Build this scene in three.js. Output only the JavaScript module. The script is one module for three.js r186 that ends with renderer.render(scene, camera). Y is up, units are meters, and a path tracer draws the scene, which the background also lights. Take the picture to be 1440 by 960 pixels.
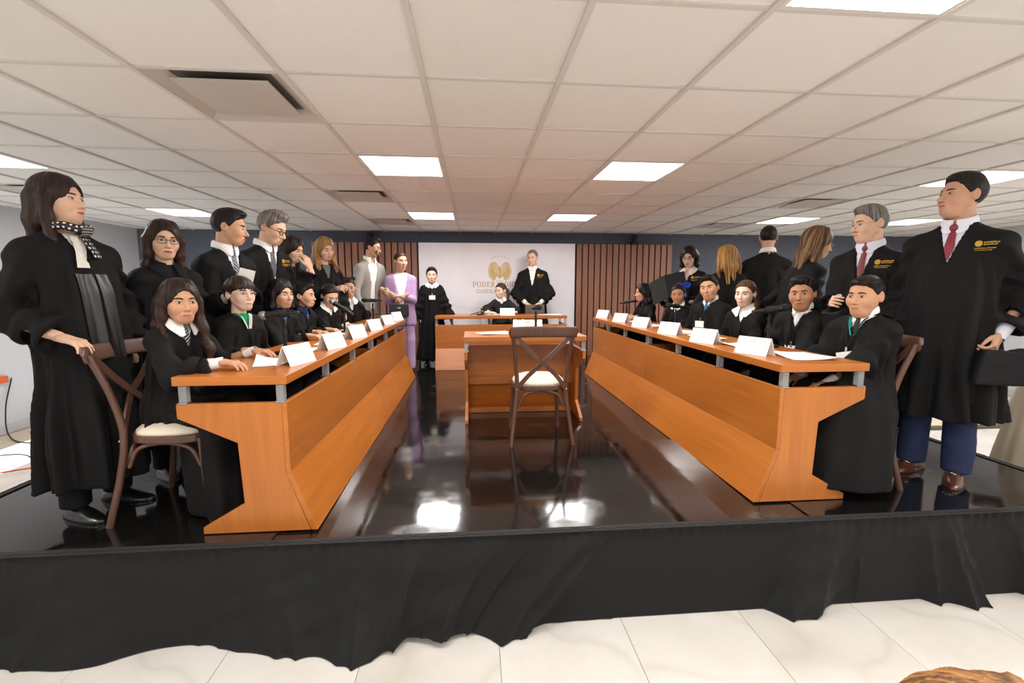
import * as THREE from 'three';
import { RoundedBoxGeometry } from 'three/addons/geometries/RoundedBoxGeometry.js';
import { RectAreaLightUniformsLib } from 'three/addons/lights/RectAreaLightUniformsLib.js';
import { mergeGeometries } from 'three/addons/utils/BufferGeometryUtils.js';

// ------------------------------------------------------------------ camera, light, exposure
const scene = new THREE.Scene();
const CAM = new THREE.Vector3(0, 1.65, 0);
const camera = new THREE.PerspectiveCamera(2 * Math.atan(480 / 640) * 180 / Math.PI, 1.5, 0.05, 60);
camera.position.copy(CAM);
camera.rotation.order = 'YXZ';
camera.rotation.y = -4.878 * Math.PI / 180;
camera.rotation.x = -6.772 * Math.PI / 180;
const renderer = new THREE.WebGLRenderer({ antialias: true });
renderer.toneMapping = THREE.LinearToneMapping;
renderer.toneMappingExposure = 1.92;
renderer.shadowMap.enabled = true;
renderer.shadowMap.type = THREE.PCFSoftShadowMap;
RectAreaLightUniformsLib.init();
scene.background = new THREE.Color(0x000000);
const PANEL_POWER = 15, PANEL_GLOW = 1.6, PANEL_TINT = new THREE.Color().setRGB(1, 0.975, 0.945);

// room measures (metres): floor at 0, stage top, ceiling grid
const STG = 0.48, CE = 2.57, T = 0.605, GX = -0.21, GZ = -2.16;
const XL = -5.3, XR = 8.2, ZB = -7.85, ZF = 5.2;
const PI = Math.PI, D = PI / 180;

// ------------------------------------------------------------------ helpers
function rng(seed) { let a = seed >>> 0; return () => { a = (a + 0x6D2B79F5) >>> 0; let t = a; t = Math.imul(t ^ (t >>> 15), t | 1); t ^= t + Math.imul(t ^ (t >>> 7), t | 61); return ((t ^ (t >>> 14)) >>> 0) / 4294967296; }; }
function hash3(i, j, k) { let n = Math.imul(i, 374761393) + Math.imul(j, 668265263) + Math.imul(k, 1274126177); n = Math.imul(n ^ (n >>> 13), 1274126177); return ((n ^ (n >>> 16)) >>> 0) / 4294967296; }
function noise(x, y, z) {
  const i = Math.floor(x), j = Math.floor(y), k = Math.floor(z); let u = x - i, v = y - j, w = z - k;
  u = u * u * (3 - 2 * u); v = v * v * (3 - 2 * v); w = w * w * (3 - 2 * w);
  const L = (a, b, t) => a + (b - a) * t;
  return L(L(L(hash3(i, j, k), hash3(i + 1, j, k), u), L(hash3(i, j + 1, k), hash3(i + 1, j + 1, k), u), v),
    L(L(hash3(i, j, k + 1), hash3(i + 1, j, k + 1), u), L(hash3(i, j + 1, k + 1), hash3(i + 1, j + 1, k + 1), u), v), w) * 2 - 1;
}
const used = new Map();
function numbered(n) { const c = used.get(n) || 0; used.set(n, c + 1); return c ? `${n}_${String(c).padStart(3, '0')}` : n; }
function shade(o) { o.castShadow = true; o.receiveShadow = true; return o; }
function part(name, geo, mat, parent) { const m = shade(new THREE.Mesh(geo, mat)); m.name = name; parent.add(m); return m; }
function thing(name, label, category, [x, y, z] = [0, 0, 0], turn = 0, group) {
  const o = new THREE.Group(); o.name = numbered(name); o.position.set(x, y, z); o.rotation.y = turn;
  o.userData = { label, category }; if (group) o.userData.group = group; scene.add(o); return o;
}
function solo(name, geo, mat, label, category, pos = [0, 0, 0], turn = 0, group) {
  const m = shade(new THREE.Mesh(geo, mat)); m.name = numbered(name); m.position.set(...pos); m.rotation.y = turn;
  m.userData = { label, category }; if (group) m.userData.group = group; scene.add(m); return m;
}
function struct(name, geo, mat, label, category) { const m = shade(new THREE.Mesh(geo, mat)); m.name = name; m.userData = { kind: 'structure', label, category }; scene.add(m); return m; }
function structGroup(name, label, category) { const g = new THREE.Group(); g.name = name; g.userData = { kind: 'structure', label, category }; scene.add(g); return g; }
// box-projected uv in metres; grain axis runs along u
function metreUV(g, grain = 'x', seed = 0) {
  const p = g.attributes.position, n = g.attributes.normal, uv = new Float32Array(p.count * 2);
  for (let i = 0; i < p.count; i++) {
    const x = p.getX(i), y = p.getY(i), z = p.getZ(i), ax = Math.abs(n.getX(i)), ay = Math.abs(n.getY(i)), az = Math.abs(n.getZ(i));
    let a, b;
    if (ay >= ax && ay >= az) { a = x; b = z; if (grain === 'z') { a = z; b = x; } }
    else if (ax >= az) { a = z; b = y; if (grain === 'y') { a = y; b = z; } }
    else { a = x; b = y; if (grain === 'y') { a = y; b = x; } }
    uv[2 * i] = a + seed; uv[2 * i + 1] = b + seed * 0.37;
  }
  g.setAttribute('uv', new THREE.BufferAttribute(uv, 2)); return g;
}
function box(w, h, d, x = 0, y = 0, z = 0, r = 0, grain = 'x', seed = 0) {
  const g = r ? new RoundedBoxGeometry(w, h, d, 2, r) : new THREE.BoxGeometry(w, h, d);
  g.translate(x, y, z); return metreUV(g, grain, seed);
}
function merge(list) { return mergeGeometries(list.map(g => { const q = g.index ? g.toNonIndexed() : g; for (const k of Object.keys(q.attributes)) if (!['position', 'normal', 'uv'].includes(k)) q.deleteAttribute(k); if (!q.attributes.uv) q.setAttribute('uv', new THREE.BufferAttribute(new Float32Array(q.attributes.position.count * 2), 2)); return q; })); }
function tube(pts, r, seg = 24, rad = 8, closed = false) { return new THREE.TubeGeometry(new THREE.CatmullRomCurve3(pts.map(p => new THREE.Vector3(...p)), closed), seg, r, rad, closed); }
function lathe(pts, seg = 24) { return new THREE.LatheGeometry(pts.map(p => new THREE.Vector2(...p)), seg); }
function extrude(poly, depth, bevel = 0.002) {
  const s = new THREE.Shape(poly.map(p => new THREE.Vector2(...p)));
  return new THREE.ExtrudeGeometry(s, { depth: depth - 2 * bevel, bevelEnabled: bevel > 0, bevelThickness: bevel, bevelSize: bevel, bevelOffset: -bevel, bevelSegments: 1, steps: 1 }).translate(0, 0, bevel);
}
// ------------------------------------------------------------------ textures
function tex(w, h, fn, srgb = true, ch = 4) {
  const d = new Uint8Array(w * h * 4);
  for (let j = 0; j < h; j++) for (let i = 0; i < w; i++) { const c = fn(i / w, j / h, i, j); const o = (j * w + i) * 4; d[o] = c[0]; d[o + 1] = c[1]; d[o + 2] = c[2]; d[o + 3] = 255; }
  const t = new THREE.DataTexture(d, w, h); t.wrapS = t.wrapT = THREE.RepeatWrapping; t.magFilter = THREE.LinearFilter; t.minFilter = THREE.LinearMipmapLinearFilter; t.generateMipmaps = true;
  if (srgb) t.colorSpace = THREE.SRGBColorSpace; t.needsUpdate = true; return t;
}
const cl = (v, a = 0, b = 255) => Math.max(a, Math.min(b, v));
function tn(u, v, fx, fy, s) { // tileable noise
  const a = noise(u * fx, v * fy, s), b = noise((u - 1) * fx, v * fy, s), c = noise(u * fx, (v - 1) * fy, s), d = noise((u - 1) * fx, (v - 1) * fy, s);
  return (a * (1 - u) + b * u) * (1 - v) + (c * (1 - u) + d * u) * v;
}
function woodTex(base, amp, seed) {
  return tex(512, 512, (u, v) => {
    const wv = tn(u, v, 2, 4, seed) * 0.05;
    const g = tn(u, v + wv, 3, 48, seed + 3) * 0.5 + tn(u, v + wv, 5, 120, seed + 7) * 0.35 + tn(u, v, 2, 6, seed + 11) * 0.5;
    return base.map((b, k) => cl(b + g * amp * (k === 0 ? 1 : k === 1 ? 0.85 : 0.6)));
  });
}
function rep(t, a, b) { const c = t.clone(); c.repeat.set(a, b); c.needsUpdate = true; return c; }
const Twood = woodTex([177, 103, 36], 18, 1), Twal = woodTex([88, 58, 45], 22, 5), Tslat = woodTex([150, 102, 82], 20, 9);
const std = (color, rough = 0.6, extra = {}) => new THREE.MeshStandardMaterial({ color, roughness: rough, ...extra });
const lin = (r, g, b) => new THREE.Color().setRGB(r, g, b);
const M = {
  wood: new THREE.MeshPhysicalMaterial({ map: rep(Twood, 0.9, 0.9), roughness: 0.36, clearcoat: 0.25, clearcoatRoughness: 0.25 }),
  walnut: new THREE.MeshPhysicalMaterial({ map: rep(Twal, 2, 3), roughness: 0.42, clearcoat: 0.2, clearcoatRoughness: 0.3 }),
  slat: std(0xffffff, 0.42, { map: rep(Tslat, 0.8, 1.6) }),
  slatBack: std(0x2a1b16, 0.7),
  black: std(0x121212, 0.45), blackMatte: std(0x141414, 0.85), metal: std(0xb9bcc0, 0.25, { metalness: 1 }), darkMetal: std(0x3a3a3c, 0.35, { metalness: 0.8 }),
  steelMesh: std(0x9a9a9a, 0.45, { metalness: 0.7 }),
  acrylic: new THREE.MeshPhysicalMaterial({ color: 0xe8eaec, roughness: 0.15, metalness: 0.0, transmission: 0.8, thickness: 0, ior: 1.45 }),
  paper: std(0xf1efec, 0.8), cream: std(0xe3d8c3, 0.85), gold: std(0xc9a24a, 0.4, { metalness: 0.6 }),
};
// ------------------------------------------------------------------ room shell
const wallBump = tex(256, 256, (u, v) => { const n = 128 + 60 * tn(u, v, 60, 60, 2) + 30 * tn(u, v, 14, 14, 4); return [n, n, n]; }, false);
const mWall = std(0xc9c9cc, 0.85, { bumpMap: rep(wallBump, 1.5, 1.5), bumpScale: 0.0012 });
const mBlue = std(0x575c68, 0.8, { bumpMap: rep(wallBump, 1.5, 1.5), bumpScale: 0.0012 });
struct('wall_back', box(XR - XL + 0.4, CE + 0.5, 0.2, (XL + XR) / 2, (CE + 0.5) / 2 - 0.1, ZB - 0.1), mBlue, 'dark slate blue back wall behind the slatted panels', 'wall');
struct('wall_left', box(0.2, CE + 0.5, ZF - ZB, XL - 0.1, (CE + 0.5) / 2 - 0.1, (ZF + ZB) / 2), mWall, 'pale grey painted wall beside the left robed standers', 'wall');
struct('wall_right', box(0.2, CE + 0.5, ZF - ZB, XR + 0.1, (CE + 0.5) / 2 - 0.1, (ZF + ZB) / 2), mWall, 'pale grey painted wall beyond the right robed standers', 'wall');
struct('wall_front', box(XR - XL + 0.4, CE + 0.5, 0.2, (XL + XR) / 2, (CE + 0.5) / 2 - 0.1, ZF + 0.1), mWall, 'pale painted wall facing the stage', 'wall');
struct('baseboard_left', box(0.015, 0.1, ZF - ZB - 0.02, XL + 0.008, 0.05, (ZF + ZB) / 2), std(0xbfbfc0, 0.5), 'low grey baseboard along the pale left wall', 'baseboard');
struct('baseboard_right', box(0.015, 0.1, ZF - ZB - 0.02, XR - 0.008, 0.05, (ZF + ZB) / 2), std(0xbfbfc0, 0.5), 'low grey baseboard along the pale right wall', 'baseboard');
// floor: slab with polished porcelain tiles laid on it
const floorG = structGroup('floor', 'beige polished porcelain tiled floor around the stage', 'floor');
part('subfloor', box(XR - XL, 0.2, ZF - ZB, (XL + XR) / 2, -0.107, (ZF + ZB) / 2), std(0xc2b6a3, 0.8), floorG);
const Ttile = tex(512, 512, (u, v) => {
  const w = tn(u, v, 3, 3, 21); const f = tn(u + w * 0.08, v, 5, 5, 22) * 0.6 + tn(u, v, 13, 13, 23) * 0.3 + tn(u, v, 60, 60, 24) * 0.12;
  const vein = Math.pow(1 - Math.min(1, Math.abs(tn(u + w * 0.12, v + w * 0.1, 4, 4, 25)) * 5), 3) * 10;
  return [218 + f * 13 - vein, 213 + f * 14 - vein, 206 + f * 15 - vein * 1.2].map(c => cl(c));
});
const mTiles = [0, 1, 2].map(i => { const t = rep(Ttile, 0.7, 0.7); t.offset.set(i * 0.31, i * 0.47); return new THREE.MeshPhysicalMaterial({ map: t, roughness: 0.17 }); });
{
  const w = 0.617, l = 1.234, g = 0.003; const geo = box(w - g, 0.007, l - g, 0, -0.0035, 0, 0, 'z');
  let k = 0; const rest = [];
  for (let i = -9; i < 13; i++) for (let j = -7; j < 5; j++) {
    const x = 0.105 + (i + 0.5) * w, z = -1.2 + (j + 0.5) * l;
    if (x - w / 2 < XL || x + w / 2 > XR || z - l / 2 < ZB || z + l / 2 > ZF) continue;
    const hidden = (x > -2.6 && x < 3.4 && z < -2.7) || z > 0.1;
    if (hidden) continue;
    const m = part('floor_tile', geo, mTiles[(i * 7 + j * 3 + 60) % 3], floorG); m.position.set(x, 0, z); k++;
  }
  for (const [x0, x1, z0, z1] of [[XL, XR, 0.035, ZF]]) part('tile_field', box(x1 - x0, 0.007, z1 - z0, (x0 + x1) / 2, -0.0035, (z0 + z1) / 2, 0, 'z'), mTiles[0], floorG);
}
// ceiling: plenum slab, grid bars and lay-in tiles
const ceilG = structGroup('ceiling', 'suspended ceiling of square off-white tiles in a white grid', 'ceiling');
part('plenum_slab', box(XR - XL + 0.4, 0.1, ZF - ZB + 0.4, (XL + XR) / 2, CE + 0.25, (ZF + ZB) / 2), std(0x8a8580, 0.9), ceilG);
const ceilBump = tex(512, 512, (u, v) => { let n = 150 + 50 * tn(u, v, 90, 90, 31) + 35 * tn(u, v, 40, 40, 33); if (tn(u, v, 70, 70, 35) > 0.45) n -= 90; return [cl(n), cl(n), cl(n)]; }, false);
const mCT = [0xf6f3ef, 0xf3f0eb, 0xf8f5f1].map((c, i) => { const b = rep(ceilBump, 1.6, 1.6); b.offset.set(i * 0.3, i * 0.41); return std(c, 0.92, { bumpMap: b, bumpScale: 0.0015 }); });
const mBar = std(0xe0dbd5, 0.6);
const LX = [-6, -1, 2, 7, 10].map(i => GX + i * T);
const LZ = [-0.95, -3.37, -5.79, 1.47, 3.89];   // near edge of every lit row (tile runs 0.605 m towards the back wall)
const lights = [], vents = [[-1.42, -2.16], [-1.42, -4.58], [-1.42, -6.395], [3.42, -4.58], [3.42, -6.395], [-4.445, -4.58]];
for (const z of LZ) for (const x of LX) lights.push([x, z]);
const same = (a, b) => Math.abs(a - b) < 0.2;
{
  const tg = box(T - 0.014, 0.016, T - 0.014, 0, 0, 0, 0, 'x');
  const x0 = GX - 8 * T, nx = 22, rest = [];
  for (let i = 0; i < nx; i++) for (let j = -3; j < 10; j++) {
    const ex = x0 + i * T, ez = GZ - j * T;             // left and near edge
    const cx = ex + T / 2, cz = ez - T / 2;
    if (lights.some(([a, b]) => same(a, ex) && same(b, ez)) || vents.some(([a, b]) => same(a, ex) && same(b, ez))) continue;
    if (ex > XR - 0.1 || ez < ZB + 0.05) continue;
    const xr = Math.min(ex + T, XR), zr = Math.max(ez - T, ZB);
    const full = xr > ex + T - 0.01 && zr < ez - T + 0.01;
    const g = full ? tg : box(xr - ex - 0.014, 0.016, ez - zr - 0.014, 0, 0, 0, 0, 'x');
    const m = part('ceiling_tile', g, mCT[(i * 5 + j * 3 + 30) % 3], ceilG); m.position.set((ex + xr) / 2, CE + 0.012, (ez + zr) / 2);
  }
  part('edge_tile', box(x0 - XL, 0.016, -0.345 - ZB, (x0 + XL) / 2, CE + 0.012, (ZB - 0.345) / 2, 0, 'x'), mCT[0], ceilG);
  // rear part of the room, out of the frame: joined tile field with openings for the panels
  const xs = [XL, ...LX.flatMap(v => [v, v + T]), XR];
  const zb0 = GZ + 3 * T; // -0.345
  const rows = [[zb0, 1.47 - T], [1.47, 3.89 - T], [3.89, ZF]];
  for (const [a, b] of rows) if (b > a) part('tile_field', box(XR - XL, 0.016, b - a, (XL + XR) / 2, CE + 0.012, (a + b) / 2), mCT[1], ceilG);
  for (const z of [1.47, 3.89]) for (let k = 0; k < xs.length; k += 2) part('tile_field', box(xs[k + 1] - xs[k], 0.016, T, (xs[k] + xs[k + 1]) / 2, CE + 0.012, z - T / 2), mCT[1], ceilG);
  for (let i = 0; i <= nx; i++) { const x = x0 + i * T; if (x > XR) break; part('grid_runner', box(0.024, 0.014, -0.345 - ZB, x, CE - 0.001, (ZB - 0.345) / 2), mBar, ceilG); }
  for (let j = -3; j < 10; j++) { const z = GZ - j * T; part('cross_tee', box(XR - XL, 0.010, 0.022, (XL + XR) / 2, CE + 0.002, z), mBar, ceilG); }
}
// LED panels: frame, glowing diffuser and an area light of the same size
const mGlow = new THREE.MeshStandardMaterial({ color: 0xffffff, emissive: PANEL_TINT, emissiveIntensity: PANEL_GLOW, roughness: 0.5 });
const mFrame = std(0xe9e6e2, 0.5);
const frameGeo = merge([box(T - 0.02, 0.014, 0.02, 0, 0, T / 2 - 0.02), box(T - 0.02, 0.014, 0.02, 0, 0, -T / 2 + 0.02), box(0.02, 0.014, T - 0.06, T / 2 - 0.02, 0, 0), box(0.02, 0.014, T - 0.06, -T / 2 + 0.02, 0, 0)]);
const diffGeo = box(T - 0.058, 0.008, T - 0.058, 0, 0.002, 0), canGeo = box(T - 0.02, 0.03, T - 0.02, 0, 0.024, 0);
for (const [x, z] of lights) {
  const vis = z < 0, ci = LX.indexOf(x), where = ['beside the pale left wall', 'above the left bench', 'above the right bench', 'behind the right bench', 'towards the pale right wall'][ci], rowN = z > -1 ? 'over the stage front' : z > -4 ? 'over the middle of the stage' : 'near the back wall';
  const L = thing('ceiling_light', vis ? `glowing square LED panel ${where}, ${rowN}` : `glowing square LED panel over the audience ${z < 2 ? 'nearer' : 'farther from'} the stage, ${where}`, 'ceiling light', [x + T / 2, CE + 0.001, z - T / 2], 0, vis ? 'LED panels over the stage' : 'LED panels over the audience');
  part('housing', canGeo, mFrame, L); part('frame', frameGeo, mFrame, L); part('diffuser', diffGeo, mGlow, L);
  const r = new THREE.RectAreaLight(PANEL_TINT, PANEL_POWER, T - 0.06, T - 0.06); r.name = 'panel_light'; r.rotation.x = -PI / 2; r.position.y = -0.006; L.add(r);
}
// square air diffusers
const mVent = std(0xcfc7be, 0.5), mDark = std(0x77716b, 0.8);
vents.forEach(([x, z], i) => {
  const near = i === 0;
  const V = thing('ceiling_vent', ['large square air vent with a dropped centre plate over the left bench', 'flat square air vent between the two left LED panels', 'flat square air vent close to the back wall left of the banner', 'square air vent above the brown-haired leaning woman', 'square air vent close to the back wall above the blonde woman', 'square air vent in the ceiling near the pale left wall'][i], 'air vent', [x + T / 2, CE, z - T / 2], 0, 'square air vents in the ceiling');
  part('housing', box(T - 0.016, 0.02, T - 0.016, 0, 0.05, 0), mDark, V);
  const a = T / 2 - 0.008, b = a - 0.075; // sloped collar
  for (let k = 0; k < 4; k++) {
    const g = new THREE.BufferGeometry();
    const A = [[-a, -0.004, a], [a, -0.004, a], [b, 0.035, b], [-b, 0.035, b]], B = A.map(p => [p[0], p[1] + 0.006, p[2]]);
    const v = [...A, ...B].flat(); g.setAttribute('position', new THREE.Float32BufferAttribute(v, 3)); g.setIndex([0, 2, 1, 0, 3, 2, 4, 5, 6, 4, 6, 7, 0, 1, 5, 0, 5, 4, 2, 3, 7, 2, 7, 6]);
    const ng = g.toNonIndexed(); ng.computeVertexNormals(); metreUV(ng); const m = part('collar', ng, mVent, V); m.rotation.y = k * PI / 2;
  }
  part('centre_plate', box(0.42, 0.008, 0.42, 0, -0.002, 0, 0.002), mVent, V);
  part('hanger', box(0.03, 0.045, 0.03, 0, 0.024, 0), mDark, V);
});
// ------------------------------------------------------------------ stage
const SX0 = -2.68, SX1 = 3.53, SZ0 = -2.06, SZ1 = ZB + 0.02;
const stage = structGroup('stage', 'low stage with glossy black panels and a black cloth skirt', 'stage');
part('frame', box(SX1 - SX0 - 0.06, STG - 0.03, SZ0 - SZ1 - 0.06, (SX0 + SX1) / 2, (STG - 0.03) / 2, (SZ0 + SZ1) / 2), std(0x0d0d0d, 0.8), stage);
{
  const rough = tex(1024, 1024, (u, v) => {
    let n = 24 + 12 * tn(u, v, 6, 6, 41) + 16 * Math.max(0, tn(u, v, 18, 18, 43)) + 5 * tn(u, v, 90, 90, 44);
    const sm = tn(u, v, 9, 9, 45); if (sm > 0.34) n += (sm - 0.34) * 260 * (0.6 + 0.4 * tn(u, v, 60, 60, 46));
    return [cl(n), cl(n), cl(n)];
  }, false);
  const wave = tex(512, 512, (u, v) => { const n = 128 + 70 * tn(u, v, 4, 4, 48) + 45 * tn(u, v, 11, 11, 49) + 6 * tn(u, v, 40, 40, 50); return [cl(n), cl(n), cl(n)]; }, false);
  const col = tex(1024, 1024, (u, v) => { let n = 21 + 4 * tn(u, v, 7, 7, 51); const sm = tn(u, v, 9, 9, 45); if (sm > 0.36) n += (sm - 0.36) * 90 * (0.6 + 0.4 * tn(u, v, 60, 60, 46)); const d = tn(u, v, 240, 240, 52); if (d > 0.72) n += 40; return [cl(n), cl(n * 0.94), cl(n * 0.9)]; });
  const mS = [0, 1, 2].map(i => { const r = rep(rough, 0.55, 0.55), c = rep(col, 0.55, 0.55), b = rep(wave, 0.8, 0.8); for (const t of [r, c, b]) t.offset.set(i * 0.37, i * 0.23); return new THREE.MeshPhysicalMaterial({ map: c, roughnessMap: r, roughness: 1, bumpMap: b, bumpScale: 0.0022, specularIntensity: 1, ior: 1.85 }); });
  const cut = [SX0, -0.95, 1.72, SX1], R = rng(5); let z = SZ0, row = 0;
  while (z > SZ1 + 0.01) {
    const d = Math.min(1.22, z - SZ1);
    for (let i = 0; i < 3; i++) {
      const pw = cut[i + 1] - cut[i], m = part('stage_panel', box(pw - 0.003, 0.028, d - 0.003, 0, -0.014, 0, 0, 'x', row * 1.7 + i * 2.3), mS[(i + row) % 3], stage);
      m.position.set((cut[i] + cut[i + 1]) / 2, STG, z - d / 2); m.rotation.x = (row === 0 && i === 1 ? 0.014 : 0) + (R() - 0.5) * 0.003; m.rotation.z = (R() - 0.5) * 0.0025;
    }
    z -= d; row++;
  }
}
// skirt: gathered black cloth with a stitched band along its top edge
{
  const mCloth = new THREE.MeshPhysicalMaterial({ color: 0x171717, roughness: 0.8, specularIntensity: 0.6, sheen: 0.2, sheenRoughness: 0.6, sheenColor: new THREE.Color(0x555555), side: THREE.DoubleSide });
  const skirt = thing('stage_skirt', 'black gathered cloth skirt hanging around the stage front', 'stage skirt', [0, 0, 0]);
  const NU = 900, NV = 44;
  const side = (len, at, seed) => {       // at(u, out) -> [x, z]
    const pos = [], idx = [], n = Math.round(NU * len / 6.2);
    for (let i = 0; i <= n; i++) for (let j = 0; j <= NV; j++) {
      const s = i / n * len, t = j / NV, q = s * 1.0 + seed;
      const gather = 0.006 * 1.6 * Math.sin(q * 95 + 3 * noise(q * 6, 1, seed)) * Math.exp(-t * 7) * (0.5 + 0.5 * noise(q * 9, 4, 2));
      const slant = q + t * (0.16 + 0.42 * noise(q * 0.75, 3, seed)), rid = (f, z) => { const n = 1 - Math.abs(noise(slant * f, t * 0.3, z + seed)); return n * n * n; };
      const big = noise(slant * 1.5, t * 0.3, 7 + seed) * 0.08 + (rid(2.2, 9) - 0.45) * 0.15 + (rid(4.4, 12) - 0.45) * 0.085;
      const ridge = Math.pow(rid(8.5, 21), 2) * 0.045 * (0.5 + 0.5 * noise(q * 1.3, 2, 31));
      const wr = noise(q * 6 + t * 4.5, t * 4, 13) * 0.009 + noise(q * 14 - t * 6, t * 8, 15) * 0.0025;
      const foot = Math.max(0, noise(q * 1.15 + 2.7, 0.5, 17 + seed)) * 0.1 * Math.pow(t, 3);
      const out = 0.014 + gather + (big + ridge + 0.035) * Math.pow(t, 0.9) * 0.9 + wr * Math.min(1, t * 3) * 1.3 + foot;
      const len2 = STG + 0.012;
      let y = STG + 0.008 - t * len2;
      const lift = Math.max(0, noise(q * 1.9 + 8.3, 2.5, 19 + seed) - 0.2) * 0.06;
      y = Math.max(0.004 + (t > 0.97 ? 0 : 0.002), y + lift * t * t);
      const [x, z] = at(s, Math.max(0.006, out)); pos.push(x, y, z);
    }
    for (let i = 0; i < n; i++) for (let j = 0; j < NV; j++) { const a = i * (NV + 1) + j, b = a + NV + 1; idx.push(a, a + 1, b, b, a + 1, b + 1); }
    const g = new THREE.BufferGeometry(); g.setAttribute('position', new THREE.Float32BufferAttribute(pos, 3)); g.setIndex(idx); g.computeVertexNormals(); return g;
  };
  const ov = 0.05;
  part('front_drape', side(SX1 - SX0 + 2 * ov, (s, o) => [SX0 - ov + s, SZ0 + o], 1), mCloth, skirt);
  part('side_drape', side(4.2, (s, o) => [SX0 - o, SZ0 - 4.2 + s], 4), mCloth, skirt);
  part('side_drape', side(4.2, (s, o) => [SX1 + o, SZ0 - s], 7), mCloth, skirt);
  const band = []; const bg = (x0, z0, x1, z1) => { const g = box(Math.hypot(x1 - x0, z1 - z0), 0.004, 0.045, 0, 0, 0); g.rotateY(-Math.atan2(z1 - z0, x1 - x0)); g.translate((x0 + x1) / 2, STG + 0.004, (z0 + z1) / 2); return g; };
  const bumpB = rep(wallBump, 20, 20);
  const mBand = std(0x262626, 0.95, { bumpMap: bumpB, bumpScale: 0.003 });
  part('top_band', bg(SX0, SZ0 + 0.006, SX1, SZ0 + 0.006), mBand, skirt);
  part('top_band', bg(SX0, SZ0, SX0, SZ0 - 4.2), mBand, skirt); part('top_band', bg(SX1, SZ0, SX1, SZ0 - 4.2), mBand, skirt);
}
// ------------------------------------------------------------------ slatted panels and banner on the stage
const ZP = -7.68, PT = 2.377;
function slatWall(x0, x1, label) {
  const g = thing('slatted_panel', label, 'wood panel', [(x0 + x1) / 2, STG, ZP - 0.05], 0, 'slatted wood panels flanking the banner');
  const w = x1 - x0, h = PT - STG;
  part('backing', box(w, h, 0.02, 0, h / 2, -0.02, 0, 'y'), M.slatBack, g);
  const n = Math.round(w / 0.104), p = w / n;
  const geos = [0, 1, 2, 3].map(k => box(p - 0.022, h, 0.034, 0, h / 2, 0.007, 0.003, 'y', k * 0.61));
  for (let i = 0; i < n; i++) { const m = part('slat', geos[(i * 3 + (i >> 2)) % 4], M.slat, g); m.position.x = -w / 2 + (i + 0.5) * p; }
  for (const s of [-1, 1]) part('foot', box(0.05, 0.03, 0.08, s * (w / 2 - 0.1), 0.015, -0.06), M.blackMatte, g);
  return g;
}
slatWall(-2.6, -0.9, 'brown vertical slatted wood panel behind the woman in lilac');
slatWall(1.75, 3.44, 'brown vertical slatted wood panel behind the woman with the black bob');
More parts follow.
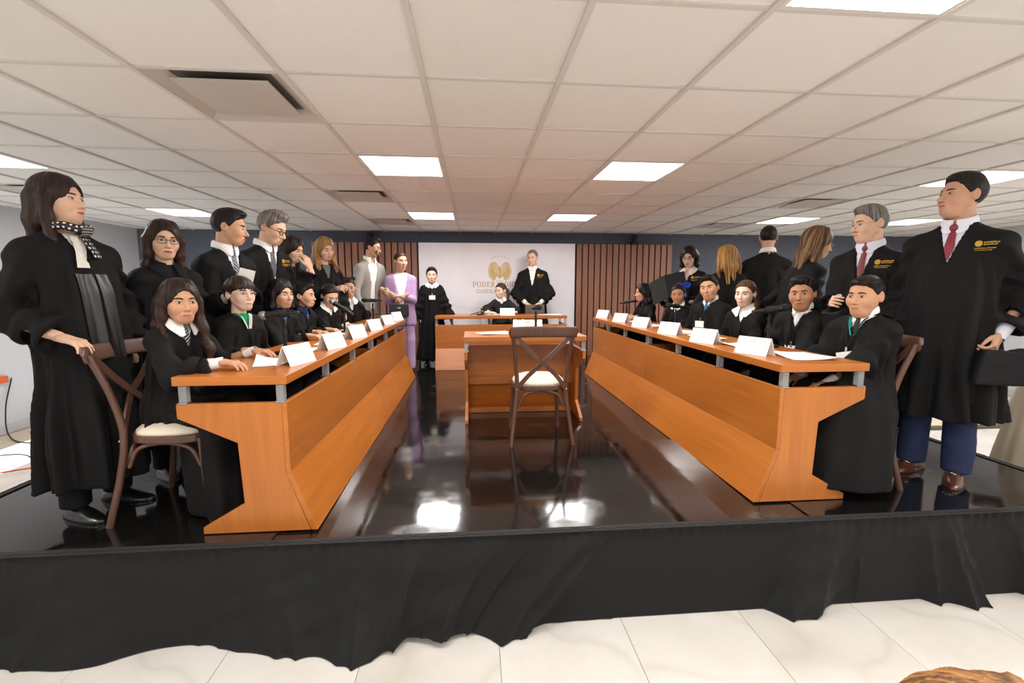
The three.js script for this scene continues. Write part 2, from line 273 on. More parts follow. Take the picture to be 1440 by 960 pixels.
{
  const BX0 = -0.88, BX1 = 1.72, BY0 = STG + 0.02, W = BX1 - BX0, H = PT - BY0;
  const c = document.createElement('canvas'); c.width = 1536; c.height = Math.round(1536 * H / W); const k = c.width / W, x = c.getContext('2d');
  const img = x.createImageData(c.width, c.height);
  for (let j = 0; j < c.height; j++) for (let i = 0; i < c.width; i++) {
    const u = i / c.width * 4, v = j / c.height * 3, w = noise(u * 1.4, v * 1.4, 61), q = noise(u * 3, v * 3, 62);
    const cloud = noise(u * 0.9 + w * 0.7, v * 0.9, 63) * 6 + q * 3;
    const vn = Math.pow(1 - Math.min(1, Math.abs(noise(u * 0.9 + w * 0.6 + v * 0.7, v * 1.1 - u * 0.4, 65)) * 7), 3) * 16 * Math.max(0, 0.4 + noise(u, v, 66));
    const o = (j * c.width + i) * 4; img.data[o] = cl(241 + cloud - vn); img.data[o + 1] = cl(236 + cloud - vn * 1.05); img.data[o + 2] = cl(241 + cloud - vn * 0.85); img.data[o + 3] = 255;
  }
  x.putImageData(img, 0, 0);
  const PX = m => (m - BX0) * k, PY = m => (PT - m) * k;
  // gold seal: two feathered halves inside a beaded ring, small stars above
  const cx = PX(0.45), cy = PY(1.947), r = 0.18 * k; x.fillStyle = '#cfae72';
  for (const s of [-1, 1]) for (let i = 0; i < 9; i++) { const a = (200 + i * 17) * D; x.beginPath(); x.save(); x.translate(cx + s * r * 0.12, cy + r * 0.25); x.scale(s, 1); x.rotate(-(i * 13 - 58) * D); x.ellipse(r * 0.52, 0, r * 0.5, r * 0.085, 0, 0, PI * 2); x.restore(); x.fill(); }
  x.beginPath(); x.ellipse(cx, cy + r * 0.34, r * 0.26, r * 0.5, 0, 0, PI * 2); x.fill();
  x.beginPath(); x.ellipse(cx - r * 0.06, cy - r * 0.12, r * 0.12, r * 0.2, 0.3, 0, PI * 2); x.fill();
  for (const s of [-1, 1]) { x.beginPath(); x.ellipse(cx + s * r * 0.45, cy - r * 0.1, r * 0.4, r * 0.62, s * 0.35, 0, PI * 2); x.globalAlpha = 0.75; x.fill(); x.globalAlpha = 1; }
  x.fillStyle = '#f4eeee'; x.beginPath(); x.moveTo(cx - r * 0.05, cy - r * 0.75); x.lineTo(cx + r * 0.22, cy - r * 0.75); x.lineTo(cx + r * 0.12, cy - r * 0.1); x.closePath(); x.fill();
  x.strokeStyle = '#f1e6d6'; x.lineWidth = 2; for (const s of [-1, 1]) for (let i = 0; i < 7; i++) { x.beginPath(); x.moveTo(cx + s * r * (0.2 + i * 0.1), cy - r * (0.6 - i * 0.04)); x.lineTo(cx + s * r * (0.12 + i * 0.06), cy + r * (0.5 - i * 0.05)); x.stroke(); }
  x.fillStyle = '#d3b782'; for (let i = 0; i < 34; i++) { const a = (-32 + i * 7.4) * D; x.beginPath(); x.arc(cx + Math.cos(a) * r * 1.02, cy + Math.sin(a) * r * 1.02, r * 0.05, 0, PI * 2); x.fill(); }
  for (let i = 0; i < 6; i++) { const a = (-128 + i * 15.2) * D; x.beginPath(); x.arc(cx + Math.cos(a) * r * 1.2, cy + Math.sin(a) * r * 1.2, r * 0.055, 0, PI * 2); x.fill(); }
  x.textAlign = 'center'; x.textBaseline = 'middle';
  const fit = (t, y, w, hgt, col, weight) => { x.font = `${weight} ${Math.round(hgt * k * 1.38)}px serif`; x.fillStyle = col; const m = x.measureText(t).width; x.save(); x.translate(cx, PY(y)); x.scale(w * k / m, 1); x.fillText(t, 0, 0); x.restore(); };
  fit('PODER JUDICIAL', 1.698, 0.915, 0.088, '#c9a48c', 'bold');
  fit('COAHUILA DE ZARAGOZA', 1.586, 0.8, 0.064, '#c0ab9d', 'bold');
  const t = new THREE.CanvasTexture(c); t.colorSpace = THREE.SRGBColorSpace;
  const B = thing('banner', 'tall white marble-print banner with gold seal behind the head desk', 'banner', [(BX0 + BX1) / 2, STG, ZP]);
  const g = new THREE.PlaneGeometry(W, H).translate(0, (BY0 - STG) + H / 2, 0.012);
  part('printed_face', g, std(0xffffff, 0.55, { map: t }), B);
  part('board', box(W, H, 0.02, 0, (BY0 - STG) + H / 2, 0), std(0xd9d6da, 0.6), B);
  for (const s of [-1, 1]) { part('stand_leg', box(0.04, 1.2, 0.03, s * 0.8, 0.6, -0.03), M.darkMetal, B); part('stand_foot', box(0.05, 0.02, 0.1, s * 0.8, 0.01, -0.07), M.darkMetal, B); }
}
// small rounded speakers on top of the slatted panels
for (const [x, l] of [[-1.66, 'small black round-topped speaker above the man in the grey blazer'], [2.76, 'small black round-topped speaker on the right slatted panel']]) {
  const s = thing('speaker', l, 'speaker', [x, PT, ZP - 0.05], 0, 'speakers on the slatted panels');
  part('base', lathe([[0, 0], [0.062, 0], [0.066, 0.012], [0.06, 0.05], [0.045, 0.06], [0, 0.06]]), M.black, s);
  part('neck', box(0.07, 0.07, 0.05, 0, 0.085, 0, 0.008), M.black, s);
  const h = part('head', new THREE.SphereGeometry(0.058, 24, 16), M.black, s); h.position.y = 0.125; h.scale.set(1, 0.85, 0.95);
  part('lens_ring', new THREE.TorusGeometry(0.026, 0.007, 8, 20).translate(0, 0.122, 0.052), M.darkMetal, s);
}
// ------------------------------------------------------------------ benches (u: towards the public side, y: up, z: along)
const postGeo = box(0.034, 0.083, 0.034, 0, 0.0415, 0, 0.003);
const bracketGeo = box(0.042, 0.006, 0.042, 0, 0.003, 0);
function benchUnit(L, name, label, [x, z], turn, group, back = true) {
  // local +x is the front; unit runs from z=-L/2 to L/2
  const g = thing(name, label, name === 'speaker_table' ? 'table' : 'bench desk', [x, STG, z], turn, group);
  const seed = (x * 3.1 + z * 1.7) % 5;
  part('tabletop', box(0.505, 0.043, L, -0.2475, 0.7435, 0, 0.004, 'z', seed), M.wood, g);
  const prof = [[-0.022, 0.637], [-0.49, 0.637], [-0.49, 0.57], [-0.232, 0.447], [-0.22, 0.15], [-0.415, 0.035], [-0.415, 0.004], [0.078, 0.004], [-0.022, 0.292]].reverse();
  for (const s of [-1, 1]) { const e = extrude(prof, 0.028, 0.002); e.translate(0, 0, s > 0 ? L / 2 - 0.03 : -L / 2 + 0.002); part('end_panel', metreUV(e, 'y', seed + s), M.wood, g); }
  part('upper_front_panel', box(0.022, 0.345, L - 0.002, -0.011, 0.4665, 0, 0.002, 'z', seed + 1), M.wood, g);
  const low = extrude([[0.0, 0.3], [-0.022, 0.293], [0.082, 0.004], [0.11, 0.004]], L - 0.002, 0.0015).translate(0, 0, -L / 2 + 0.001);
  part('lower_front_panel', metreUV(low, 'z', seed + 2), M.wood, g);
  part('rail', box(0.02, 0.07, L - 0.06, -0.045, 0.31, 0, 0, 'z', seed + 3), M.wood, g);
  part('plinth', box(0.12, 0.05, L - 0.06, 0.0, 0.029, 0, 0, 'z', seed), M.wood, g);
  const n = L > 1.5 ? 3 : 1;
  for (let i = 0; i <= n; i++) for (const u of back && (i === 0 || i === n) ? [-0.025, -0.455] : [-0.025]) {
    const zz = -L / 2 + 0.02 + i * (L - 0.04) / n; const inner = u === -0.025 && i > 0 && i < n;
    const p = part('post', postGeo, M.acrylic, g); p.position.set(inner ? -0.02 : u - 0.004, 0.638, zz);
    const b = part('bracket', bracketGeo, M.metal, p); b.position.y = 0.0;
  }
  return g;
}
const LB = 1.905, BXL = -0.872, BXR = 1.625;
const LF = -2.157, RF = -2.243;
benchUnit(LB, 'bench_desk', 'orange wood bench desk whose end panel faces the stage front, before the long-haired girl', [BXL, LF - LB / 2], 0, 'orange wood bench desks');
benchUnit(LB, 'bench_desk', 'orange wood bench desk joined behind the first, before the girl with tied dark hair', [BXL, LF - LB * 1.5 - 0.004], 0, 'orange wood bench desks');
benchUnit(LB, 'bench_desk', 'orange wood bench desk before the boy with the black and teal tie', [BXR, RF - LB / 2], PI, 'orange wood bench desks');
benchUnit(LB, 'bench_desk', 'orange wood bench desk before the girl with the blue bow', [BXR, RF - LB * 1.5 - 0.004], PI, 'orange wood bench desks');
benchUnit(LB, 'head_desk', 'orange wood head desk standing before the white banner', [0.41, -6.53], -PI / 2, 'orange wood bench desks');
benchUnit(1.03, 'speaker_table', 'short orange wood table seen from its open back, behind the empty chair', [0.435, -4.235], PI / 2);
// ------------------------------------------------------------------ cross-back chairs (local +z is the front of the chair)
const SEAT = 0.46;
function chairGeo() {
  const G = {};
  const post = s => tube([[s * 0.232, 0, -0.265], [s * 0.2, 0.25, -0.215], [s * 0.182, 0.45, -0.195], [s * 0.195, 0.65, -0.225], [s * 0.22, 0.85, -0.285]], 0.0165, 24, 8);
  G.posts = [-1, 1].map(post);
  G.front = [-1, 1].map(s => tube([[s * 0.2, 0, 0.2], [s * 0.188, 0.22, 0.175], [s * 0.18, 0.43, 0.16]], 0.0155, 12, 8));
  const pts = []; for (let i = 0; i <= 16; i++) { const a = i / 16 * 2 - 1; pts.push([a * 0.252, 0.852 + 0.006 * (1 - a * a), -0.287 - 0.03 * (1 - a * a)]); }
  // top rail: bowed board with rounded section
  const rail = (() => { const c = new THREE.CatmullRomCurve3(pts.map(p => new THREE.Vector3(...p))); const sh = [], n = 14, m = 40, pos = [], idx = [];
    for (let i = 0; i <= m; i++) { const p = c.getPoint(i / m), a = Math.abs(i / m * 2 - 1), e = a > 0.93 ? Math.sqrt(Math.max(0, 1 - Math.pow((a - 0.93) / 0.07, 2))) * 0.75 + 0.25 * (a < 1 ? 1 : 0.2) : 1;
      for (let j = 0; j < n; j++) { const t = j / n * PI * 2, cy = Math.sign(Math.cos(t)) * Math.pow(Math.abs(Math.cos(t)), 0.6), cz = Math.sign(Math.sin(t)) * Math.pow(Math.abs(Math.sin(t)), 0.6); pos.push(p.x, p.y + cy * 0.04 * e, p.z + cz * 0.013 * e + cy * -0.008); } }
    for (let i = 0; i < m; i++) for (let j = 0; j < n; j++) { const a = i * n + j, b = i * n + (j + 1) % n, d = a + n, e = b + n; idx.push(a, d, b, b, d, e); }
    for (let j = 1; j < n - 1; j++) { idx.push(0, j, j + 1); const o = m * n; idx.push(o, o + j + 1, o + j); }
    const g = new THREE.BufferGeometry(); g.setAttribute('position', new THREE.Float32BufferAttribute(pos, 3)); g.setIndex(idx); g.computeVertexNormals(); return g; })();
  G.rail = rail;
  const slat = (s) => { const c = new THREE.CatmullRomCurve3([[s * 0.205, 0.835, -0.278], [s * 0.1, 0.72, -0.268], [0, 0.625, -0.262 - s * 0.006], [-s * 0.1, 0.53, -0.232], [-s * 0.185, 0.42, -0.2]].map(p => new THREE.Vector3(...p)));
    const f = new THREE.Shape(); const w = 0.0155, t = 0.006; f.moveTo(-t, -w); f.lineTo(t, -w); f.lineTo(t, w); f.lineTo(-t, w);
    return new THREE.ExtrudeGeometry(f, { steps: 24, extrudePath: c, bevelEnabled: false }); };
  G.slats = [slat(1), slat(-1)];
  const ring = []; for (let i = 0; i < 28; i++) { const a = i / 28 * PI * 2, sx = Math.sign(Math.cos(a)) * Math.pow(Math.abs(Math.cos(a)), 0.7), sz = Math.sign(Math.sin(a)) * Math.pow(Math.abs(Math.sin(a)), 0.7); ring.push([sx * (0.205 + 0.012 * sz), 0.43, sz * 0.2 - 0.01]); }
  const rs = new THREE.Shape(ring.map(p => new THREE.Vector2(p[0], -p[2])));
  G.frame = new THREE.ExtrudeGeometry(rs, { depth: 0.022, bevelEnabled: true, bevelSize: 0.008, bevelThickness: 0.008, bevelSegments: 3 }).rotateX(-PI / 2).translate(0, 0.415, 0);
  const cu = []; for (const [r, y] of [[0, 0.505], [0.35, 0.503], [0.65, 0.496], [0.85, 0.482], [0.97, 0.462], [0.99, 0.445], [0.9, 0.44], [0, 0.44]]) cu.push([r, y]);
  const cg = lathe(cu, 40), p = cg.attributes.position; for (let i = 0; i < p.count; i++) { const x = p.getX(i), z = p.getZ(i), r = Math.hypot(x, z), a = Math.atan2(z, x), k = r ? r / Math.pow(Math.pow(Math.abs(Math.cos(a)), 3) + Math.pow(Math.abs(Math.sin(a)), 3), 1 / 3) : 0; p.setX(i, Math.cos(a) * k * 0.2); p.setZ(i, Math.sin(a) * k * 0.19 - 0.01); } cg.computeVertexNormals();
  G.cushion = cg;
  const arc = (a, b, drop) => tube([[a[0], a[1] - 0.12, a[2]], [a[0] * 0.86 + b[0] * 0.14, a[1] - 0.03, a[2] * 0.86 + b[2] * 0.14], [(a[0] + b[0]) / 2, a[1], (a[2] + b[2]) / 2], [a[0] * 0.14 + b[0] * 0.86, a[1] - 0.03, a[2] * 0.14 + b[2] * 0.86], [b[0], b[1] - 0.12, b[2]]], 0.011, 26, 7);
  G.braces = [arc([-0.17, 0.405, -0.195], [0.17, 0.405, -0.195]), arc([-0.17, 0.405, 0.16], [0.17, 0.405, 0.16]), arc([-0.18, 0.405, -0.185], [-0.18, 0.405, 0.155]), arc([0.18, 0.405, -0.185], [0.18, 0.405, 0.155])];
  G.screws = [-1, 1].map(s => new THREE.SphereGeometry(0.007, 8, 6).translate(s * 0.185, 0.42, -0.213));
  for (const k of Object.keys(G)) for (const q of Array.isArray(G[k]) ? G[k] : [G[k]]) { if (k !== 'cushion') metreUV(q, 'y'); }
  return G;
}
const CG = chairGeo();
let chair0;
function chair(label, [x, z], turn, y = STG, group = 'cross-back wooden chairs') {
  if (!chair0) {
    const c = thing('cross_back_chair', label, 'chair', [x, y, z], turn, group); chair0 = c;
    CG.posts.forEach(g => part('back_post', g, M.walnut, c)); CG.front.forEach(g => part('leg', g, M.walnut, c)); CG.slats.forEach(g => part('cross_slat', g, M.walnut, c));
    part('top_rail', CG.rail, M.walnut, c); part('seat_frame', CG.frame, M.walnut, c); part('cushion', CG.cushion, M.cream, c); CG.braces.forEach(g => part('brace', g, M.walnut, c)); CG.screws.forEach(g => part('screw', g, M.metal, c)); return c;
  }
  const c = chair0.clone(); c.name = numbered('cross_back_chair'); c.position.set(x, y, z); c.rotation.set(0, turn, 0); c.userData = { label, category: 'chair', group }; scene.add(c); return c;
}
chair('empty dark wood cross-back chair with cream seat, behind the short table', [0.5, -3.49], PI);
const hyp = (a, b, c = 0) => Math.sqrt(a * a + b * b + c * c);
// ------------------------------------------------------------------ figures: distance fields meshed with surface nets
const smin = (a, b, k) => { const h = Math.max(k - Math.abs(a - b), 0) / k; return Math.min(a, b) - h * h * k * 0.25; };
const smax = (a, b, k) => -smin(-a, -b, k);
const clamp = (v, a, b) => v < a ? a : v > b ? b : v, mix = (a, b, t) => a + (b - a) * t, sst = (a, b, x) => { const t = clamp((x - a) / (b - a), 0, 1); return t * t * (3 - 2 * t); };
function cap(x, y, z, a, b, ra, rb) {
  const bx = b[0] - a[0], by = b[1] - a[1], bz = b[2] - a[2], px = x - a[0], py = y - a[1], pz = z - a[2];
  const t = clamp((px * bx + py * by + pz * bz) / (bx * bx + by * by + bz * bz + 1e-9), 0, 1);
  return hyp(px - bx * t, py - by * t, pz - bz * t) - (ra + (rb - ra) * t);
}
function ell(x, y, z, c, r) {
  const a = (x - c[0]) / r[0], b = (y - c[1]) / r[1], d = (z - c[2]) / r[2], k0 = hyp(a, b, d), k1 = hyp(a / r[0], b / r[1], d / r[2]);
  return k1 < 1e-6 ? -Math.min(r[0], r[1], r[2]) : k0 * (k0 - 1) / k1;
}
function netMesh(f, mn, mx, h, slack = 1.5) {
  const n = [0, 1, 2].map(i => Math.ceil((mx[i] - mn[i]) / h) + 2), [nx, ny, nz] = n, V = new Float32Array(nx * ny * nz), B = 4;
  const id = (i, j, k) => (k * ny + j) * nx + i, hd = B * h * 0.866;
  for (let k0 = 0; k0 < nz; k0 += B) for (let j0 = 0; j0 < ny; j0 += B) for (let i0 = 0; i0 < nx; i0 += B) {
    const d = f(mn[0] + (i0 + B / 2 - 0.5) * h, mn[1] + (j0 + B / 2 - 0.5) * h, mn[2] + (k0 + B / 2 - 0.5) * h), near = Math.abs(d) < hd * slack + h * 2;
    const i1 = Math.min(nx, i0 + B), j1 = Math.min(ny, j0 + B), k1 = Math.min(nz, k0 + B);
    for (let k = k0; k < k1; k++) for (let j = j0; j < j1; j++) for (let i = i0; i < i1; i++) V[id(i, j, k)] = near ? f(mn[0] + i * h, mn[1] + j * h, mn[2] + k * h) : d;
  }
  for (let k = 0; k < nz; k++) for (let j = 0; j < ny; j++) for (let i = 0; i < nx; i++) if (!i || !j || !k || i === nx - 1 || j === ny - 1 || k === nz - 1) { const q = id(i, j, k); if (V[q] < 0) V[q] = 1e-4; }
  const map = new Int32Array(nx * ny * nz).fill(-1), pos = [], idx = [];
  const E = [[0, 1], [2, 3], [4, 5], [6, 7], [0, 2], [1, 3], [4, 6], [5, 7], [0, 4], [1, 5], [2, 6], [3, 7]];
  const c = new Float32Array(8);
  for (let k = 0; k < nz - 1; k++) for (let j = 0; j < ny - 1; j++) for (let i = 0; i < nx - 1; i++) {
    let m = 0; for (let q = 0; q < 8; q++) { c[q] = V[id(i + (q & 1), j + ((q >> 1) & 1), k + (q >> 2))]; if (c[q] < 0) m |= 1 << q; }
    if (m === 0 || m === 255) continue;
    let x = 0, y = 0, z = 0, cnt = 0;
    for (const [a, b] of E) if ((c[a] < 0) !== (c[b] < 0)) { const t = c[a] / (c[a] - c[b]); x += mix(a & 1, b & 1, t); y += mix((a >> 1) & 1, (b >> 1) & 1, t); z += mix(a >> 2, b >> 2, t); cnt++; }
    map[id(i, j, k)] = pos.length / 3; pos.push(mn[0] + (i + x / cnt) * h, mn[1] + (j + y / cnt) * h, mn[2] + (k + z / cnt) * h);
  }
  const quad = (a, b, d, e, flip) => { if (a < 0 || b < 0 || d < 0 || e < 0) return; if (flip) idx.push(a, b, d, a, d, e); else idx.push(a, d, b, a, e, d); };
  for (let k = 1; k < nz - 1; k++) for (let j = 1; j < ny - 1; j++) for (let i = 1; i < nx - 1; i++) {
    const s = V[id(i, j, k)] < 0;
    if (s !== V[id(i + 1, j, k)] < 0) quad(map[id(i, j - 1, k - 1)], map[id(i, j, k - 1)], map[id(i, j, k)], map[id(i, j - 1, k)], s);
    if (s !== V[id(i, j + 1, k)] < 0) quad(map[id(i - 1, j, k - 1)], map[id(i - 1, j, k)], map[id(i, j, k)], map[id(i, j, k - 1)], s);
    if (s !== V[id(i, j, k + 1)] < 0) quad(map[id(i - 1, j - 1, k)], map[id(i, j - 1, k)], map[id(i, j, k)], map[id(i - 1, j, k)], s);
  }
  const g = new THREE.BufferGeometry(); g.setAttribute('position', new THREE.Float32BufferAttribute(pos, 3)); g.setIndex(idx); g.computeVertexNormals(); return g;
}
// ---- head, canonical: eye line at y=0, face towards +z, 0.23 m from chin to crown
function headField(o = {}) {
  const fw = o.fw || 1, jaw = o.jaw ?? 0.5, ck = o.cheek ?? 0.5, ns = o.nose ?? 1, ch = o.chin ?? 1, ea = o.ear ?? 1;
  return (x0, y, z) => {
    const s = x0 < 0 ? -1 : 1, x = Math.abs(x0);
    let d = ell(x, y, z, [0, 0.028, -0.012], [0.077, 0.088, 0.096]);
    d = smin(d, ell(x, y, z, [0, -0.03, 0.028], [0.061 * fw, 0.078, 0.063]), 0.03);
    d = smin(d, ell(x, y, z, [0, -0.088, 0.054], [0.029 * (0.85 + 0.3 * jaw) * fw, 0.026 * ch, 0.031]), 0.03);
    d = smin(d, cap(x, y, z, [0.046 * fw, -0.046, 0.002], [0.022 * fw, -0.09, 0.05], 0.013 + 0.009 * jaw, 0.013), 0.028);
    d = smin(d, ell(x, y, z, [0.037 * fw, -0.027, 0.056], [0.021 + 0.008 * ck, 0.022 + 0.01 * ck, 0.021 + 0.008 * ck]), 0.026);
    if (o.double) d = smin(d, ell(x, y, z, [0, -0.108, 0.022], [0.045, 0.028, 0.042]), 0.03);
    d = smin(d, cap(x, y, z, [0, 0.022, 0.078], [0.034, 0.02, 0.07], 0.011, 0.009), 0.018);        // brow
    d = -smin(-d, ell(x, y, z, [0.032, -0.001, 0.098], [0.021, 0.0135, 0.02]), 0.013);             // socket
    d = smin(d, ell(x, y, z, [0.0315, -0.001, 0.0705], [0.0155, 0.0115, 0.0145]), 0.004);           // lids
    d = smin(d, cap(x, y, z, [0, 0.006, 0.083], [0, -0.035, 0.108 + 0.01 * (ns - 1)], 0.0072, 0.0102 * ns), 0.010); // nose
    d = smin(d, ell(x, y, z, [0.011 * ns, -0.039, 0.094], [0.008 * ns, 0.007, 0.0095]), 0.007);
    d = smin(d, ell(x, y, z, [0, -0.069, 0.083], [0.024, 0.014, 0.012]), 0.014);                    // mouth mound
    d = -smin(-d, cap(x, y, z, [0, -0.067, 0.1], [0.021, -0.066, 0.092], 0.0016, 0.001), 0.004);
    const ex = x - 0.076, ez = z + 0.012 - ex * -0.4; // ear
    let e = ell(ex, y + 0.004, ez, [0.004, 0, 0], [0.009 * ea, 0.03 * ea, 0.018 * ea]);
    e = -smin(-e, ell(ex, y + 0.002, ez, [0.011, 0, 0.003], [0.007, 0.017, 0.009]), 0.004);
    d = smin(d, e, 0.008);
    return d;
  };
}
const HT = { man: { fw: 1.02, jaw: 0.8, cheek: 0.4, nose: 1.1, ear: 1.1 }, heavy: { fw: 1.07, jaw: 0.9, cheek: 0.5, nose: 1.15, ear: 1.1, double: 1 }, woman: { fw: 0.95, jaw: 0.2, cheek: 0.6, nose: 0.9, ear: 0.95 }, fullwoman: { fw: 1.02, jaw: 0.35, cheek: 0.6, nose: 1, ear: 0.95, double: 1 }, boy: { fw: 0.98, jaw: 0.3, cheek: 0.6, nose: 0.9, chin: 0.9, ear: 1.12 }, roundboy: { fw: 1.08, jaw: 0.5, cheek: 0.9, nose: 0.95, chin: 0.9, ear: 1.1, double: 1 }, girl: { fw: 0.95, jaw: 0.15, cheek: 0.55, nose: 0.82, chin: 0.9, ear: 1 } };
const headCache = {};
function headOf(type, cell) {
  const key = type + cell; if (!headCache[key]) { const f = headField(HT[type]); headCache[key] = { f, geo: netMesh(f, [-0.105, -0.145, -0.12], [0.105, 0.13, 0.13], cell) }; }
  return headCache[key];
}
function drapeZ(f, x, y, z0 = 0.14, z1 = -0.1) { let z = z0; for (let i = 0; i < 60; i++) { const d = f(x, y, z); if (d < 0.0004) break; z -= Math.max(0.0005, d * 0.7); if (z < z1) break; } return z; }
// a patch draped on a field: rows of [x, y, lift, color]
function patch(f, nu, nv, fn, z0 = 0.14) {
  const pos = [], col = [], idx = [];
  for (let i = 0; i <= nu; i++) for (let j = 0; j <= nv; j++) { const [x, y, l, c] = fn(i / nu, j / nv); pos.push(x, y, drapeZ(f, x, y, z0) + l); if (c) col.push(c.r, c.g, c.b); }
  for (let i = 0; i < nu; i++) for (let j = 0; j < nv; j++) { const a = i * (nv + 1) + j, b = a + nv + 1; idx.push(a, b, a + 1, b, b + 1, a + 1); }
  const g = new THREE.BufferGeometry(); g.setAttribute('position', new THREE.Float32BufferAttribute(pos, 3)); if (col.length) g.setAttribute('color', new THREE.Float32BufferAttribute(col, 3)); g.setIndex(idx); g.computeVertexNormals(); return g;
}
const mEye = new THREE.MeshPhysicalMaterial({ vertexColors: true, roughness: 0.25 }), mPlainVC = new THREE.MeshStandardMaterial({ vertexColors: true, roughness: 0.55 });
const EW = lin(0.45, 0.41, 0.38), EI = lin(0.05, 0.025, 0.012), EP = lin(0.006, 0.005, 0.005), EL = lin(0.018, 0.012, 0.01);
function eyeGeo(f, s, gx, gy, open, fine) {
  const nu = fine ? 22 : 12, nv = fine ? 12 : 8, cx = s * 0.0315, cy = -0.0005;
  return patch(f, nu, nv, (u, v) => {
    const a = u * 2 - 1, e = Math.pow(Math.max(0, 1 - a * a), 0.62), up = 0.0052 * open * e + 0.0004, lo = -0.0038 * open * e - 0.0002 + 0.0006 * a * s;
    const x = cx + a * 0.0155, yt = cy + up + a * s * 0.0008, yb = cy + lo;
    let y, c = EW; if (v > 0.82) { y = mix(yt, yt + 0.0024 * (0.4 + 0.6 * e), (v - 0.82) / 0.18); c = EL; } else if (v < 0.08) { y = yb - 0.0006; c = lin(0.16, 0.08, 0.06); } else y = mix(yb, yt, (v - 0.08) / 0.74);
    if (c === EW) { const r = hyp(x - cx - gx * 0.006, y - cy - gy * 0.003); if (r < 0.003) c = EP; else if (r < 0.0066) c = EI; }
    const r2 = hyp((x - cx) / 0.0155, (y - cy) / 0.012); return [x, y, 0.0009 + 0.0012 * Math.max(0, 1 - r2 * r2), c];
  });
}
function browGeo(f, s, o) { const th = o.brow ?? 0.0042, an = o.browTilt || 0; return patch(f, 12, 3, (u, v) => { const a = u; const x = s * mix(0.0125, 0.051, a), yc = 0.0185 + 0.0055 * Math.sin(a * 2.3) - 0.004 * a * a + an * (a - 0.5) * 0.006, w = th * (0.55 + 0.9 * Math.sin(PI * Math.pow(a, 0.7)) * 0.6) * (a > 0.97 ? 0.3 : 1); return [x, yc + (v - 0.5) * 2 * w * (v > 0.5 ? 0.9 : 0.9), 0.0013 + 0.0008 * Math.sin(PI * v)]; }); }
function lipGeo(f, o, fine) {
  const sk = new THREE.Color(o.skin), c = o.lip || lin(sk.r * 0.78, sk.g * 0.52, sk.b * 0.5), dk = c.clone().multiplyScalar(0.25), sm = o.smile || 0, teeth = o.teeth || 0, W = 0.0225 + sm * 0.004, op = teeth * 0.0045, tw = lin(0.7, 0.66, 0.6);
  return patch(f, fine ? 20 : 12, 10, (u, v) => {
    const a = u * 2 - 1, e = Math.pow(Math.max(0, 1 - a * a), 0.55), bow = 0.0012 * Math.exp(-a * a * 18), cy = -0.067 + sm * 0.006 * a * a + (o.mouthY || 0);
    const yt = cy + 0.0068 * e - bow + op * e * 0.4, yb = cy - 0.0078 * e - op * e, m0 = cy - op * e * 0.75, m1 = cy + op * e * 0.25; let y, k = c, l = 0.0012;
    if (v < 0.4) { y = mix(yb, m0, v / 0.4); l += 0.002 * Math.sin(PI * v / 0.4) * e; } else if (v <= 0.6) { y = mix(m0, m1, (v - 0.4) / 0.2); k = teeth ? (v > 0.41 && v < 0.59 ? tw : dk) : dk; l -= 0.0006; } else { y = mix(m1, yt, (v - 0.6) / 0.4); l += 0.0016 * Math.sin(PI * (v - 0.6) / 0.4) * e; }
    return [a * W, y, l * (0.3 + 0.7 * e), k];
  });
}
